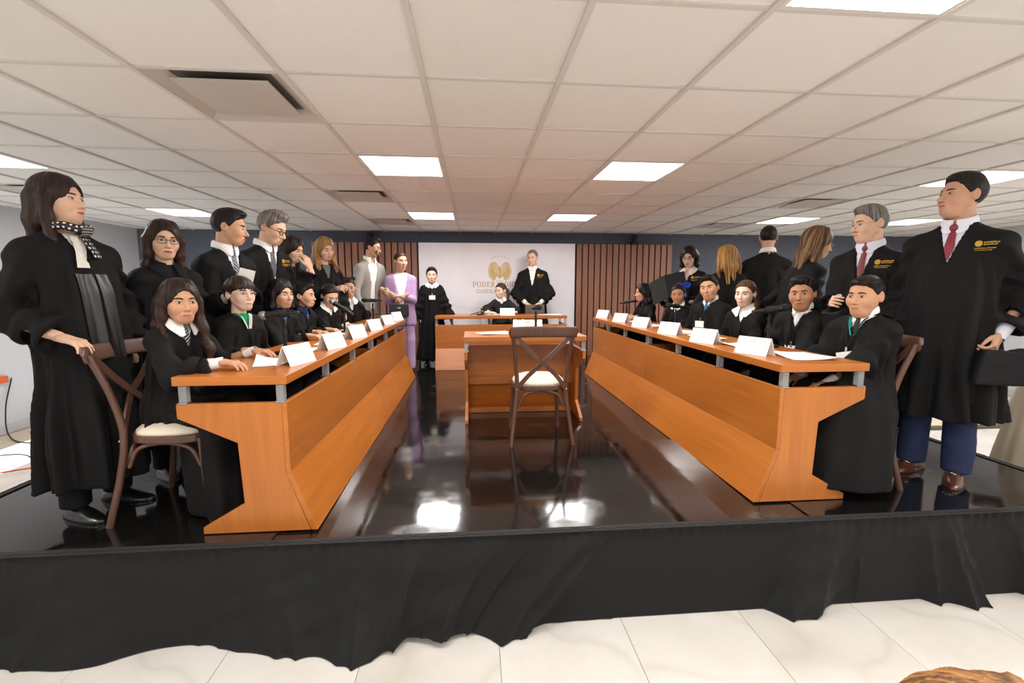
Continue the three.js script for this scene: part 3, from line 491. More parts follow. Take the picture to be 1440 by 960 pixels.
// ---- hair, canonical head space
function hairField(o) {
  const v = o.vol ?? 0.01, up = o.up ?? 1, sx = o.strand ?? 1, len = o.len ?? 0.25;
  const hl = z => { const P = o.line || [[-0.12, -0.06], [-0.04, -0.055], [-0.012, 0.012], [0.012, -0.012], [0.03, 0.012], [0.05, 0.042], [0.075, 0.064], [0.12, 0.07]]; for (let i = 1; i < P.length; i++) if (z < P[i][0]) { const t = clamp((z - P[i - 1][0]) / (P[i][0] - P[i - 1][0]), 0, 1); return mix(P[i - 1][1], P[i][1], t); } return P[P.length - 1][1]; };
  const locks = o.locks || [];
  const long = o.type === 'long', tied = o.type === 'tied', f0 = o.front ?? 0.02, pt = o.part || 0, sp = o.spread ?? 1;
  return (x, y, z) => {
    
    const hy = long ? 1 : y - hl(z) + noise(x * 70, z * 50, 5) * 0.008; const tp = long ? 0 : (v + 0.003) * (1 - sst(-0.004, o.fade ?? 0.026, hy));
    let d = ell(x, y, z, [0, 0.03, -0.014], [0.077 + v, 0.09 + v * up, 0.097 + v]) + tp;
    if (o.top) d = smin(d, ell(x, y, z, [o.top[0], o.top[1], o.top[2]], [o.top[3], o.top[4], o.top[5]]) + (long ? 0 : 0.02 * (1 - sst(0.0, 0.02, hy))), 0.02);
    if (!long) d = smax(d, (hl(z) + (o.widow ? -o.widow * Math.max(0, 1 - Math.abs(x) / 0.03) : 0) - y) * 0.6, 0.008);
    if (long) {
      for (const s of [-1, 1]) {
        const q = s * pt, fl = s > 0 ? (o.frontL ?? f0) : (o.frontR ?? f0), ll = s > 0 ? (o.lenL ?? len) : (o.lenR ?? len);
        d = smin(d, cap(x, y, z, [s * 0.04, 0.1, 0.025], [s * (0.077 + v * 0.5), 0.0, 0.004], 0.02, 0.019 + v * 0.5), 0.02);
        d = smin(d, cap(x, y, z, [s * 0.07, 0.0, -0.045], [s * 0.078 * sp, -0.11, -0.045], 0.036, 0.03), 0.025);
        d = smin(d, cap(x, y, z, [s * (0.077 + v * 0.5), 0.0, 0.004], [s * 0.083 * sp, -0.09, 0.0], 0.019 + v * 0.5, 0.026), 0.015);
        d = smin(d, cap(x, y, z, [s * 0.083 * sp, -0.09, 0.0], [s * 0.092 * sp, -0.09 - ll * 0.5, fl * 0.6], 0.024, 0.026), 0.02);
        d = smin(d, cap(x, y, z, [s * 0.092 * sp, -0.09 - ll * 0.5, fl * 0.6], [s * 0.088 * sp, -0.09 - ll, fl], 0.026, 0.012), 0.02);
      }
      const bl = o.lenB ?? len * 0.8;
      for (const bx of [-0.055, 0, 0.055]) { d = smin(d, cap(x, y, z, [bx, 0.0, -0.07], [bx * 1.15 * sp, -0.1, -0.075], 0.036, 0.034), 0.03); d = smin(d, cap(x, y, z, [bx * 1.15 * sp, -0.1, -0.075], [bx * 1.25 * sp, -0.1 - bl, -0.085], 0.034, 0.018), 0.03); }
      // face opening
      const hx = o.open ?? 0.062; const fx = x - pt * 0.012;
      let face = ell(fx, y, z, [0, -0.03, 0.1], [hx, 0.094 + (o.high || 0), 0.085]); face = smin(face, cap(x, y, z, [0, -0.09, 0.09], [0, -0.3, 0.12], 0.05, 0.045), 0.04);
      d = smax(d, -face, 0.01);
    }
    if (o.bangs) d = smin(d, smax(ell(x, y, z, [0, 0.045, 0.03], [0.078, 0.066, 0.066]), (o.bangs - 0.004 * Math.sin(x * 260) - y) * 0.8, 0.006), 0.012);
    for (const k of locks) for (let i = 1; i < k.length; i++) d = smin(d, cap(x, y, z, k[i - 1], k[i], k[i - 1][3], k[i][3]), 0.012);
    if (Math.abs(d) > 0.03) return d;
    const ph = Math.atan2(x, z + 0.02) * 14;
    const strand = (noise(ph * 1.0 * sx, y * 6, 3) * 0.6 + noise(ph * 2.6 * sx + y * 5, y * 9, 8) * 0.4) * (o.amp ?? 0.0035);
    const wave = o.wave ? Math.sin(y * 55 + x * 20 + z * 15) * o.wave * sst(0, -0.12, y) : 0;
    const st = o.rough ? noise(x * 70, y * 30 + z * 30, z * 70) * o.rough : 0; return d - strand - st - wave;
  };
}
function streaks(g, c0, c1, seed) { // strand-wise hair dye
  const p = g.attributes.position, col = new Float32Array(p.count * 3), c = new THREE.Color();
  for (let i = 0; i < p.count; i++) { const x = p.getX(i), y = p.getY(i), z = p.getZ(i), a = Math.atan2(x, z + 0.02) * 14; const t = clamp(0.5 + 0.9 * noise(a * 1.6, y * 5, seed) + 0.4 * noise(a * 5, y * 8, seed + 4), 0, 1); c.copy(c0).lerp(c1, t); col.set([c.r, c.g, c.b], i * 3); }
  g.setAttribute('color', new THREE.BufferAttribute(col, 3)); return g;
}
// ---- hands: right hand, wrist at origin, fingers +z, palm -y, thumb +x
const handCache = {};
function handGeo(curl, cell, spread = 1) {
  const key = curl + '/' + cell + '/' + spread; if (handCache[key]) return handCache[key];
  const chains = []; const root = [[0.028, 0.001, 0.086], [0.0095, 0.003, 0.09], [-0.0095, 0.002, 0.087], [-0.0275, -0.001, 0.08]], L = [0.072, 0.08, 0.074, 0.058];
  root.forEach((r, i) => { let p = r.slice(), a = curl * 0.35 + 0.06; const dx = (1.5 - i) * 0.055 * spread, pts = [[...p, 0.0092]]; [0.45, 0.31, 0.24].forEach((q, j) => { a += curl * (j ? 1.0 : 0.55); const l = L[i] * q; p = [p[0] + Math.sin(dx) * l, p[1] - Math.sin(a) * l, p[2] + Math.cos(a) * l]; pts.push([...p, [0.0086, 0.0079, 0.0068][j]]); }); chains.push(pts); });
  const th = [[0.026, -0.006, 0.018, 0.0135], [0.045, -0.012 - curl * 0.008, 0.047, 0.0115], [0.056 - curl * 0.012, -0.015 - curl * 0.02, 0.073, 0.0102], [0.061 - curl * 0.024, -0.017 - curl * 0.03, 0.095, 0.0082]];
  const f = (x, y, z) => {
    let qx = Math.abs(x - 0.0005) - 0.029 + (0.086 - z) * 0.09, qy = Math.abs(y) - 0.004, qz = Math.abs(z - 0.045) - 0.04; let d = hyp(Math.max(qx, 0), Math.max(qy, 0), Math.max(qz, 0)) + Math.min(Math.max(qx, qy, qz), 0) - 0.0095;
    d = smin(d, cap(x, y * 1.25, z, [0, 0, -0.07], [0, 0, 0.02], 0.027, 0.025), 0.02);
    d = smin(d, cap(x, y, z, [0.016, -0.006, 0.02], [0.03, -0.008, 0.05], 0.014, 0.011), 0.012);
    let fd = 1; for (const c of chains) { let e = 1; for (let i = 1; i < 4; i++) e = Math.min(e, cap(x, y, z, c[i - 1], c[i], c[i - 1][3], c[i][3])); fd = Math.min(fd, e); }
    d = smin(d, fd, 0.006);
    let t = 1; for (let i = 1; i < 4; i++) t = Math.min(t, cap(x, y, z, th[i - 1], th[i], th[i - 1][3], th[i][3]));
    return smin(d, t, 0.008);
  };
  return handCache[key] = netMesh(f, [-0.06, -0.11, -0.09], [0.09, 0.035, 0.19], cell);
}
const flipX = g => { const q = g.clone(); q.scale(-1, 1, 1); const ix = q.index.array; for (let i = 0; i < ix.length; i += 3) { const t = ix[i]; ix[i] = ix[i + 1]; ix[i + 1] = t; } q.computeVertexNormals(); return q; };
function joinPN(list) { const r = mergeGeometries(list.map(g => { const q = new THREE.BufferGeometry(); q.setAttribute('position', g.attributes.position.clone()); q.setAttribute('normal', g.attributes.normal.clone()); q.setIndex(g.index ? g.index.clone() : [...Array(g.attributes.position.count).keys()]); return q; })); return r; }
// ---- materials
const matCache = {};
const cmat = (key, mk) => matCache[key] || (matCache[key] = mk());
const skinMat = c => cmat('s' + c, () => new THREE.MeshPhysicalMaterial({ color: c, roughness: 0.52, specularIntensity: 0.45 }));
const clothMat = (c, r = 0.8, sheen = 0.3) => cmat('c' + c + r + sheen, () => new THREE.MeshPhysicalMaterial({ color: c, roughness: r, specularIntensity: 0.4, sheen: sheen * 0.4, sheenRoughness: 0.5, sheenColor: new THREE.Color(c).lerp(new THREE.Color(0xffffff), 0.25), side: THREE.DoubleSide }));
const hairMat = cmat('hair', () => new THREE.MeshPhysicalMaterial({ vertexColors: true, roughness: 0.5, specularIntensity: 0.5 }));
const ROBE = 0x100f0f;
const V3 = (a) => new THREE.Vector3(...a), sub = (a, b) => [a[0] - b[0], a[1] - b[1], a[2] - b[2]], add = (a, b, k = 1) => [a[0] + b[0] * k, a[1] + b[1] * k, a[2] + b[2] * k], lenv = a => hyp(a[0], a[1], a[2]), nrm = a => { const l = lenv(a) || 1; return [a[0] / l, a[1] / l, a[2] / l]; };
function catmull(P, y) { // P sorted by descending first entry; returns values
  const n = P.length; if (y >= P[0][0]) return P[0]; if (y <= P[n - 1][0]) return P[n - 1];
  let i = 0; while (P[i + 1][0] > y) i++; const a = P[i], b = P[i + 1], t = (a[0] - y) / (a[0] - b[0]), p = P[Math.max(0, i - 1)], q = P[Math.min(n - 1, i + 2)];
  return [y, 1, 2].map((_, k) => k === 0 ? y : 0.5 * (2 * a[k] + (b[k] - p[k]) * t + (2 * p[k] - 5 * a[k] + 4 * b[k] - q[k]) * t * t + (3 * a[k] - p[k] - 3 * b[k] + q[k]) * t * t * t));
}
/* person: at [x,z] (feet centre, or hips when sitting), base height y, yaw (world), h height; hands given in world coordinates with y above the base */
function person(o) {
  const base = o.y ?? STG, h = o.h, s = h / 1.75, bw = o.bw ?? 1, sit = !!o.sit, far = o.far ?? 1;  // far: cell multiplier
  const hs = o.hs ?? (h > 1.52 ? 0.226 : 0.212), yaw = o.yaw * D, G = thing('person', o.label, 'person', [o.at[0], base, o.at[1]], yaw);
  const shft = sit ? 0.5 * h - (SEAT + 0.085) : 0, yS = 0.79 * h - shft, yN = 0.83 * h - shft, yH = 0.5 * h - shft;
  const tl = Math.tan((o.lean || 0) * D), ts = Math.tan((o.tilt || 0) * D), zl = y => tl * Math.max(0, y - yH), xl = y => ts * Math.max(0, y - yH);
  const loc = w => { const dx = w[0] - o.at[0], dz = w[2] - o.at[1]; return [dx * Math.cos(yaw) - dz * Math.sin(yaw), w[1], dx * Math.sin(yaw) + dz * Math.cos(yaw)]; };
  const locD = w => [w[0] * Math.cos(yaw) - w[2] * Math.sin(yaw), w[1], w[0] * Math.sin(yaw) + w[2] * Math.cos(yaw)];
  const be = o.belly ?? 0, jacket = o.wear === 'jacket', gown = !jacket, hem = o.hem ?? (jacket ? 0.43 : 0.14), fm = (gown ? 1 : 0.82);
  const kw = s * bw * (sit || h < 1.52 ? 0.95 : 1), W = (y, w, d) => [y, w * kw, d * kw];
  const fl = o.flare ?? 1;
  const TP = gown ? [W(0.87, 0.04, 0.045), W(0.835, 0.072, 0.062), W(0.81, 0.12, 0.078), W(0.775, 0.165, 0.1), W(0.72, 0.178, 0.122), W(0.66, 0.177, 0.13 + be * 0.03), W(0.56, 0.182, 0.134 + be * 0.05), W(0.44, 0.2 * fl, 0.15 + be * 0.03), W(0.28, 0.235 * fl, 0.168), W(0.1, 0.255 * fl, 0.185), W(0, 0.26 * fl, 0.19)]
    : [W(0.87, 0.04, 0.045), W(0.835, 0.068, 0.058), W(0.81, 0.115, 0.072), W(0.775, 0.155, 0.092), W(0.72, 0.168, 0.112), W(0.62, 0.155 + be * 0.03, 0.112 + be * 0.05), W(0.54, 0.165 + be * 0.03, 0.12 + be * 0.05), W(0.43, 0.182 + be * 0.03, 0.128 + be * 0.03), W(0.2, 0.19, 0.12), W(0, 0.19, 0.12)];
  const LUT = new Float32Array(402); for (let i = 0; i <= 200; i++) { const q = catmull(TP, i / 200 * 0.9); LUT[2 * i] = q[1]; LUT[2 * i + 1] = q[2]; }
  const torso = (x, y, z, off) => { const ti = clamp((y + shft) / h / 0.9, 0, 0.9999) * 200, i0 = ti | 0, tf = ti - i0, w = mix(LUT[2 * i0], LUT[2 * i0 + 2], tf), d = mix(LUT[2 * i0 + 1], LUT[2 * i0 + 3], tf), a = (x - xl(y)) / (w + off), b = (z - zl(y)) / (d + off); const k = hyp(a, b); return (k - 1) * Math.min(w + off, d + off) * (0.8 + 0.2 * Math.abs(a) / (k + 1e-6)); };
  const shW = 0.15 * s * bw * (h < 1.52 ? 0.93 : 1), seed = (o.at[0] * 7.3 + o.at[1] * 3.1) % 50 + 50;
  // arms
  const arms = {};
  for (const [k, sg] of [['L', 1], ['R', -1]]) {
    const a = (o.arm && o.arm[k]) || {}; const S = [sg * shW + xl(yS), yS - (gown ? 0.045 : 0.03) * s, zl(yS)];
    const l1 = 0.172 * h, l2 = 0.15 * h; let Wp = a.to ? loc(a.to) : a.lo ? a.lo.map((v, i) => v * (i === 1 ? 1 : 1)) : [sg * (shW + 0.09 * s), yS - 0.31 * h, 0.05];
    let dv = sub(Wp, S), dist = lenv(dv); const mx = (l1 + l2) * 0.995; if (dist > mx) { Wp = add(S, nrm(dv), mx); dv = sub(Wp, S); dist = mx; }
    const n = nrm(dv), pole = a.pole ? locD(a.pole) : [sg * 0.55, -0.8, -0.45]; const pd = pole[0] * n[0] + pole[1] * n[1] + pole[2] * n[2]; const pp = nrm(add(pole, n, -pd));
    const ca = clamp((l1 * l1 + dist * dist - l2 * l2) / (2 * l1 * dist), -1, 1), E = add(add(S, n, l1 * ca), pp, l1 * Math.sqrt(1 - ca * ca));
    const fd = nrm(sub(Wp, E)); arms[k] = { S, E, W: Wp, fd, sg, a, hide: a.hide };
  }
  const sr = gown ? [0.062, 0.074, 0.072, 0.082] : [0.06, 0.052, 0.05, 0.042]; const srm = s * (o.sleeve ?? 1);
  const sleeves = Object.values(arms).map(A => { const C = add(A.W, A.fd, -(A.a.cuff ?? (gown ? 0.035 : 0.02)) * s), low = gown ? 0.02 * s * (1 - Math.abs(A.fd[1])) : 0; return { A, C: [C[0], C[1] - low, C[2]], E: [A.E[0], A.E[1] - low * 0.6, A.E[2]] }; });
  const V = o.v ?? (gown ? (h < 1.52 ? 0.13 : 0.17) : 0.3), vb = yN - V * s, vw = (o.vw ?? 0.062) * s, open = o.open ?? (jacket ? 0.05 * s : 0);
  const nx = xl(yN), nz = zl(yN);
  const thigh = 0.245 * h, kneeY = SEAT + 0.05, kx = 0.1 * s * (o.knees ?? 1), hemY = sit ? (o.hem ?? 0.12) : hem * h;
  const fa = o.folds ?? 1;
  const robe = (x, y, z) => {
    const yy = (y + shft) / h; let d = torso(x, y, z, 0);
    if (Math.abs(d) > 0.09) { } else if (gown) { const ph = Math.atan2(x - xl(y), (z - zl(y)) * 1.35); const am = fa * (0.008 * sst(0.78, 0.68, yy) + 0.017 * sst(0.62, 0.15, yy)); d += am * (Math.sin(ph * 9 + seed + 1.6 * noise(ph * 1.5, y * 2.2, seed)) + 0.6 * Math.sin(ph * 17 + seed * 2 + 2 * noise(ph * 2, y * 3, seed + 5))); d += 0.006 * noise(x * 9, y * 5, z * 9 + seed); }
    else d += 0.004 * noise(x * 9, y * 14, z * 9 + seed);
    d = smin(d, cap(x, y, z, [nx, yN - 0.005, nz - 0.01], [shW + xl(yS), yS - 0.028 * s, zl(yS)], 0.042 * s, 0.05 * s * (gown ? 1.15 : 1)), 0.04 * s);
    d = smin(d, cap(x, y, z, [nx, yN - 0.005, nz - 0.01], [-shW + xl(yS), yS - 0.028 * s, zl(yS)], 0.042 * s, 0.05 * s * (gown ? 1.15 : 1)), 0.04 * s);
    if (!sit) d = smax(d, hemY + 0.004 * Math.sin(x * 40 + seed) - y, 0.01); else {
      d = smax(d, yH - 0.115 - y, 0.05);
      let L = 1; for (const sg of [-1, 1]) { const H = [sg * 0.085 * s, SEAT + 0.1, 0.0], K = [sg * kx, kneeY + 0.045, thigh], F = [sg * kx * 1.05, 0.0, thigh + 0.045]; L = smin(L, cap(x, y, z, H, K, 0.095 * s, 0.085 * s), 0.05); if (gown) L = smin(L, cap(x, y, z, K, F, 0.085 * s, 0.1 * s), 0.04); }
      if (gown) { L = smin(L, cap(x, y, z, [0, kneeY + 0.03, thigh - 0.02], [0, 0, thigh + 0.03], 0.085 * s, 0.1 * s), 0.06); L += 0.009 * fa * sst(0.5, 0.25, y) * Math.sin(x * 46 + z * 30 + seed + noise(x * 4, y * 3, z * 4) * 2) + 0.008 * noise(x * 8, y * 6, z * 8 + seed);
        if (o.drape) { const dp = cap(x * 1, y, z, [o.drape[0], SEAT - 0.02, o.drape[1]], [o.drape[0] * 1.2, 0, o.drape[1] + 0.08], o.drape[2] * s, (o.drape[2] + 0.05) * s); L = smin(L, dp + 0.006 * Math.sin(Math.atan2(x, z) * 14 + seed), 0.06); } }
      L = smax(L, hemY - y, 0.01); d = smin(d, L, 0.06);
    }
    for (const q of sleeves) {
      const { A, C, E } = q; let u = cap(x, y, z, A.S, E, sr[0] * srm, sr[1] * srm); const fold = gown ? 0.012 : 0.003;
      let v = cap(x, y, z, E, add(C, A.fd, 0.06), sr[2] * srm, sr[3] * srm);
      const pr = (x - C[0]) * A.fd[0] + (y - C[1]) * A.fd[1] + (z - C[2]) * A.fd[2]; v = smax(v, pr, 0.006);
      const inn = cap(x, y, z, add(C, A.fd, -0.07), add(C, A.fd, 0.1), (sr[3] - 0.012) * srm * 0.85, (sr[3] - 0.012) * srm); v = Math.max(v, -Math.max(inn, -(pr + (far > 1.15 ? 0.022 : 0.09))));
      let dd = smin(u, v, 0.03); if (dd > 0.12) { d = Math.min(d, dd); continue; } if (Math.abs(dd) < 0.06) dd += fold * (noise(x * 16, y * 16, z * 16 + seed) + 0.8 * Math.sin((x * A.fd[0] + y * A.fd[1] + z * A.fd[2]) * 60 + 3 * noise(x * 7, y * 7, z * 7))) * (gown ? 1 : 0.6);
      d = smin(d, dd, gown ? 0.055 : 0.03);
    }
    // neckline
    const wx = Math.abs(x - xl(y)), t = (y - vb) / (yN - vb), front = z - zl(y);
    let wd = Math.max((wx - vw * t) * 0.9, -front, vb - y); if (open) wd = Math.min(wd, Math.max(wx - open * (y > vb - 0.02 ? 0.6 + t : 0.6 + (vb - y) * 0.25), -front));
    d = Math.max(d, -wd);
    d = smax(d, -cap(x, y, z, [nx, yN - 0.01, nz + 0.002], [nx, yN + 0.3, nz + 0.02], 0.062 * hs / 0.226 * (bw > 1.05 ? 1.08 : 1), 0.07), 0.012);
    return d;
  };
  const cellR = (o.cell ?? 0.0115) * far; const reach = [[-0.34, -0.3], [0.34, 0.34]]; const mn = [-0.3 * s * bw, hemY - 0.02, -0.27 * s], mxx = [0.3 * s * bw, yN + 0.08, 0.3 * s];
  if (sit) { mn[1] = Math.min(mn[1], hemY - 0.02); mxx[2] = thigh + 0.2; mxx[0] += 0.05; mn[0] -= 0.05; }
  for (const A of Object.values(arms)) for (const p of [A.S, A.E, A.W]) for (let i = 0; i < 3; i++) { mn[i] = Math.min(mn[i], p[i] - 0.13); mxx[i] = Math.max(mxx[i], p[i] + 0.13); }
  if (o.tilt) { mn[0] -= 0.15; mxx[0] += 0.15; } if (o.lean) { mxx[2] += 0.25; if (o.lean < 0) mn[2] -= 0.15; }
  const outer = part(o.wearName || (jacket ? 'blazer' : 'robe'), netMesh(robe, mn, mxx, cellR, 1.8), clothMat(o.color ?? ROBE, o.rough ?? 0.78, o.sheen ?? 0.35), G);
  // shirt front
  const shirtF = (x, y, z) => Math.max(torso(x, y, z, jacket ? -0.011 : -0.0125), (jacket ? yH - 0.02 * h : vb - 0.004) - y, -(z - zl(y)) - 0.02, y - yN - 0.0, Math.abs(x - xl(y)) - (jacket ? 0.2 : vw + 0.02));
  const cs = 0.009 * far; const shirtCol = o.shirt ?? 0xe9e7e4;
  const cuffs = [], sparts = [netMesh(shirtF, [-0.2 * kw + Math.min(0, xl(yN)), jacket ? yH - 0.05 : vb - 0.07, -0.05], [0.2 * kw + Math.max(0, xl(yN)), yN + 0.03, 0.26 * s + Math.max(0, zl(yN))], cs)];
  for (const q of sleeves) { if (q.A.a.nocuff || o.nocuff) continue; const A = q.A, c = new THREE.CylinderGeometry(0.033 * s, 0.036 * s, 0.09 * s, 14, 1, true); const m = new THREE.Matrix4().makeRotationFromQuaternion(new THREE.Quaternion().setFromUnitVectors(new THREE.Vector3(0, 1, 0), V3(A.fd))); c.applyMatrix4(m); const p = add(A.W, A.fd, -0.028 * s); c.translate(...p); cuffs.push(c); }
  const shirt = part(o.shirtName || 'shirt', sparts[0], clothMat(shirtCol, 0.85, 0.1), G); for (const c of cuffs) part('cuff', c, clothMat(shirtCol, 0.85, 0.1), shirt);
  // head and neck
  const hsc = hs / 0.23, hd = o.head || [0, 0, 0], ryaw = hd[0] * D - yaw; const headY = h - shft - 0.5 * hs - (o.hairUp ?? 0.012);
  const hc = [xl(headY) + (o.hx || 0), headY + (o.hy || 0), zl(headY) + 0.015 * s + (o.hz || 0)];
  const HM = new THREE.Matrix4().makeTranslation(...hc).multiply(new THREE.Matrix4().makeTranslation(0, -0.07 * hsc, -0.012)).multiply(new THREE.Matrix4().makeRotationFromEuler(new THREE.Euler(hd[1] * D, ryaw, (hd[2] || 0) * D, 'YXZ'))).multiply(new THREE.Matrix4().makeTranslation(0, 0.07 * hsc, 0.012)).multiply(new THREE.Matrix4().makeScale(hsc, hsc, hsc));
  const fine = far < 1.3; const H = headOf(o.type, fine ? 0.004 : 0.0052); const hg = H.geo.clone().applyMatrix4(HM);
  const nr = (o.neck ?? (/man|heavy/.test(o.type) && !/wom/.test(o.type) ? 0.056 : h < 1.52 ? 0.043 : 0.047)) * hsc; const nt = V3([0, -0.05, -0.022]).applyMatrix4(HM).toArray(), nb = [nx, yN - 0.06, nz - 0.012];
  const neckF = (x, y, z) => smin(cap(x, y, z, nb, nt, nr * 1.12, nr), cap(x, y, z, [nx - 0.07 * s, yN - 0.06, nz], [nx + 0.07 * s, yN - 0.065, nz], 0.034 * s, 0.034 * s), 0.045);
  const neck = netMesh(neckF, [Math.min(nt[0], nb[0]) - 0.13, nb[1] - 0.09, Math.min(nt[2], nb[2]) - 0.09], [Math.max(nt[0], nb[0]) + 0.13, nt[1] + 0.08, Math.max(nt[2], nb[2]) + 0.09], 0.008);
  const bodyF = (x, y, z) => {
    let d = Math.max(torso(x, y, z, -0.035) * 1, y - yN + 0.02, yH - 0.1 * h - y);
    for (const A of Object.values(arms)) { d = smin(d, Math.min(cap(x, y, z, A.S, A.E, 0.042 * s, 0.036 * s), cap(x, y, z, A.E, A.W, 0.036 * s, 0.026 * s)), 0.03); }
    for (const sg of [-1, 1]) { const Hh = [sg * 0.085 * s, sit ? SEAT + 0.095 : yH, 0], K = sit ? [sg * kx, kneeY + 0.03, thigh] : [sg * 0.095 * s, 0.28 * h, 0.005], F = sit ? [sg * kx, 0.08, thigh + 0.02] : [sg * 0.1 * s, 0.07, -0.02]; d = smin(d, Math.min(cap(x, y, z, Hh, K, 0.07 * s, 0.05 * s), cap(x, y, z, K, F, 0.05 * s, 0.034 * s)), 0.03); }
    return d;
  };
  const bodyG = netMesh(bodyF, [mn[0], 0, mn[2]], mxx, 0.02);
  const bl = [hg, neck, bodyG];
  for (const A of Object.values(arms)) {
    if (A.hide) continue; const hsz = (o.handSize ?? 1) * (0.2 + 0.8 * s) * (h < 1.52 ? 1.03 : 1) * 0.97; let g = handGeo(A.a.curl ?? 0.35, fine ? 0.0042 : 0.006, A.a.spread ?? 1); g = A.sg > 0 ? flipX(g) : g.clone();
    let F = A.a.dir ? nrm(locD(A.a.dir)) : A.fd, N = A.a.palm ? nrm(locD(A.a.palm)) : [-A.sg, 0, 0]; const dn = N[0] * F[0] + N[1] * F[1] + N[2] * F[2]; N = nrm(add(N, F, -dn));
    const Z = V3(F), Y = V3(N).negate(), X = new THREE.Vector3().crossVectors(Y, Z); const m = new THREE.Matrix4().makeBasis(X, Y, Z).setPosition(...A.W).multiply(new THREE.Matrix4().makeScale(hsz, hsz, hsz)); g.applyMatrix4(m); bl.push(g);
  }
  const body = part('body', joinPN(bl), skinMat(o.skin), G);
  // face
  const gz = o.gaze || [0, 0]; for (const sg of [-1, 1]) { part('eye', eyeGeo(H.f, sg, gz[0], gz[1], o.eyes ?? 1, fine).applyMatrix4(HM), mEye, body); part('eyebrow', browGeo(H.f, sg, o).applyMatrix4(HM), cmat('brow' + (o.browC ?? 0x1a120e), () => std(o.browC ?? 0x1a120e, 0.8)), body); }
  part('lips', lipGeo(H.f, o, fine).applyMatrix4(HM), mPlainVC, body);
  // hair
  if (o.hair) {
    const f = hairField(o.hair), L = o.hair.type === 'long' ? Math.max(o.hair.len ?? 0.25, o.hair.lenL ?? 0, o.hair.lenR ?? 0, o.hair.lenB ?? 0) + 0.15 : 0.12; let lo = [-0.17, -L, -0.2], hi = [0.17, 0.175, 0.16]; for (const k of o.hair.locks || []) for (const p of k) for (let i = 0; i < 3; i++) { lo[i] = Math.min(lo[i], p[i] - p[3] - 0.02); hi[i] = Math.max(hi[i], p[i] + p[3] + 0.02); }
    const g = netMesh(f, lo, hi, (fine ? 0.0042 : 0.0062), 1.7); streaks(g, new THREE.Color(o.hair.c0 ?? 0x120d0b), new THREE.Color(o.hair.c1 ?? 0x241812), seed); g.applyMatrix4(HM); part('hair', g, hairMat, G);
  }
  // collar
  const ctype = o.collar ?? 'shirt';
  if (ctype !== 'none') {
    const wide = ctype === 'wide', rn = nr * 1.12 + 0.006, gap = o.cgap ?? (wide ? 0.3 : 0.1), NU = 40, NV = 6, pos = [], idx = [], hC = (wide ? 0.038 : 0.04) * (0.3 + 0.7 * s), ptl = (o.point ?? (wide ? 0.035 : 0.028)) * s;
    const both = (x, y, z) => Math.min(robe(x, y, z), shirtF(x, y, z)), tgt = wide ? both : shirtF;
    const mk = off => { for (let i = 0; i <= NU; i++) for (let j = 0; j <= NV; j++) {
      const th = mix(gap, 2 * PI - gap, i / NU), fr = Math.max(0, Math.cos(th)), bk = (1 - Math.cos(th)) / 2, t = j / NV; const pt = Math.pow(Math.max(0, 1 - Math.abs((Math.min(th, 2 * PI - th) - gap - 0.22) / 0.75)), 1);
      const tq = Math.min(th, 2 * PI - th), fl2 = wide ? sst(2.0, 1.1, tq) : 1, r = rn + t * (wide ? 0.006 + 0.028 * fl2 : 0.011) * s + Math.sin(t * PI) * 0.003 + off, yb = yN + 0.004 + bk * 0.03 * s + (wide ? -0.006 : 0.012) * s - fr * (wide ? 0.022 : 0.01) * s; let y = yb + (1 - t) * hC * 0.75 - t * (hC * 0.35 * fl2 + ptl * pt * 1.3);
      let dx = Math.sin(th), dz = Math.cos(th), rr = r; for (let q = 0; q < 45 && t > 0.25 && (wide ? fl2 > 0.2 : tq < 0.9); q++) { const e = tgt(nx + dx * rr, y, nz - 0.004 + dz * rr); if (e > 0.003 + off) break; rr += 0.0014; }
      pos.push(nx + dx * rr, y, nz - 0.004 + dz * rr); } };
    mk(0); mk(0.003); const n1 = (NU + 1) * (NV + 1);
    for (const [b0, fp] of [[0, 1], [n1, 0]]) for (let i = 0; i < NU; i++) for (let j = 0; j < NV; j++) { const a = b0 + i * (NV + 1) + j, b = a + NV + 1; fp ? idx.push(a, a + 1, b, b, a + 1, b + 1) : idx.push(a, b, a + 1, b, b + 1, a + 1); }
    const g = new THREE.BufferGeometry(); g.setAttribute('position', new THREE.Float32BufferAttribute(pos, 3)); g.setIndex(idx); g.computeVertexNormals(); part('collar', g, clothMat(o.collarC ?? shirtCol, 0.85, 0.1), shirt);
  }
  const zAt = (f, x, y) => { let z = 0.45; for (let i = 0; i < 90; i++) { const d = f(x, y, z); if (d < 0.001) break; z -= Math.max(0.001, d * 0.6); if (z < -0.02) { z = -0.02; break; } } return z; };
  const ribbon = (f, nu, nv, fn) => { const pos = [], uv = [], idx = []; for (let i = 0; i <= nu; i++) for (let j = 0; j <= nv; j++) { const [x, y, l] = fn(i / nu, j / nv); pos.push(x, y, zAt(f, x, y) + l); uv.push(i / nu, j / nv); } for (let i = 0; i < nu; i++) for (let j = 0; j < nv; j++) { const a = i * (nv + 1) + j, b = a + nv + 1; idx.push(a, b, a + 1, b, b + 1, a + 1); } const g = new THREE.BufferGeometry(); g.setAttribute('position', new THREE.Float32BufferAttribute(pos, 3)); g.setAttribute('uv', new THREE.Float32BufferAttribute(uv, 2)); g.setIndex(idx); g.computeVertexNormals(); return g; };
  const any = (x, y, z) => Math.min(robe(x, y, z), shirtF(x, y, z));
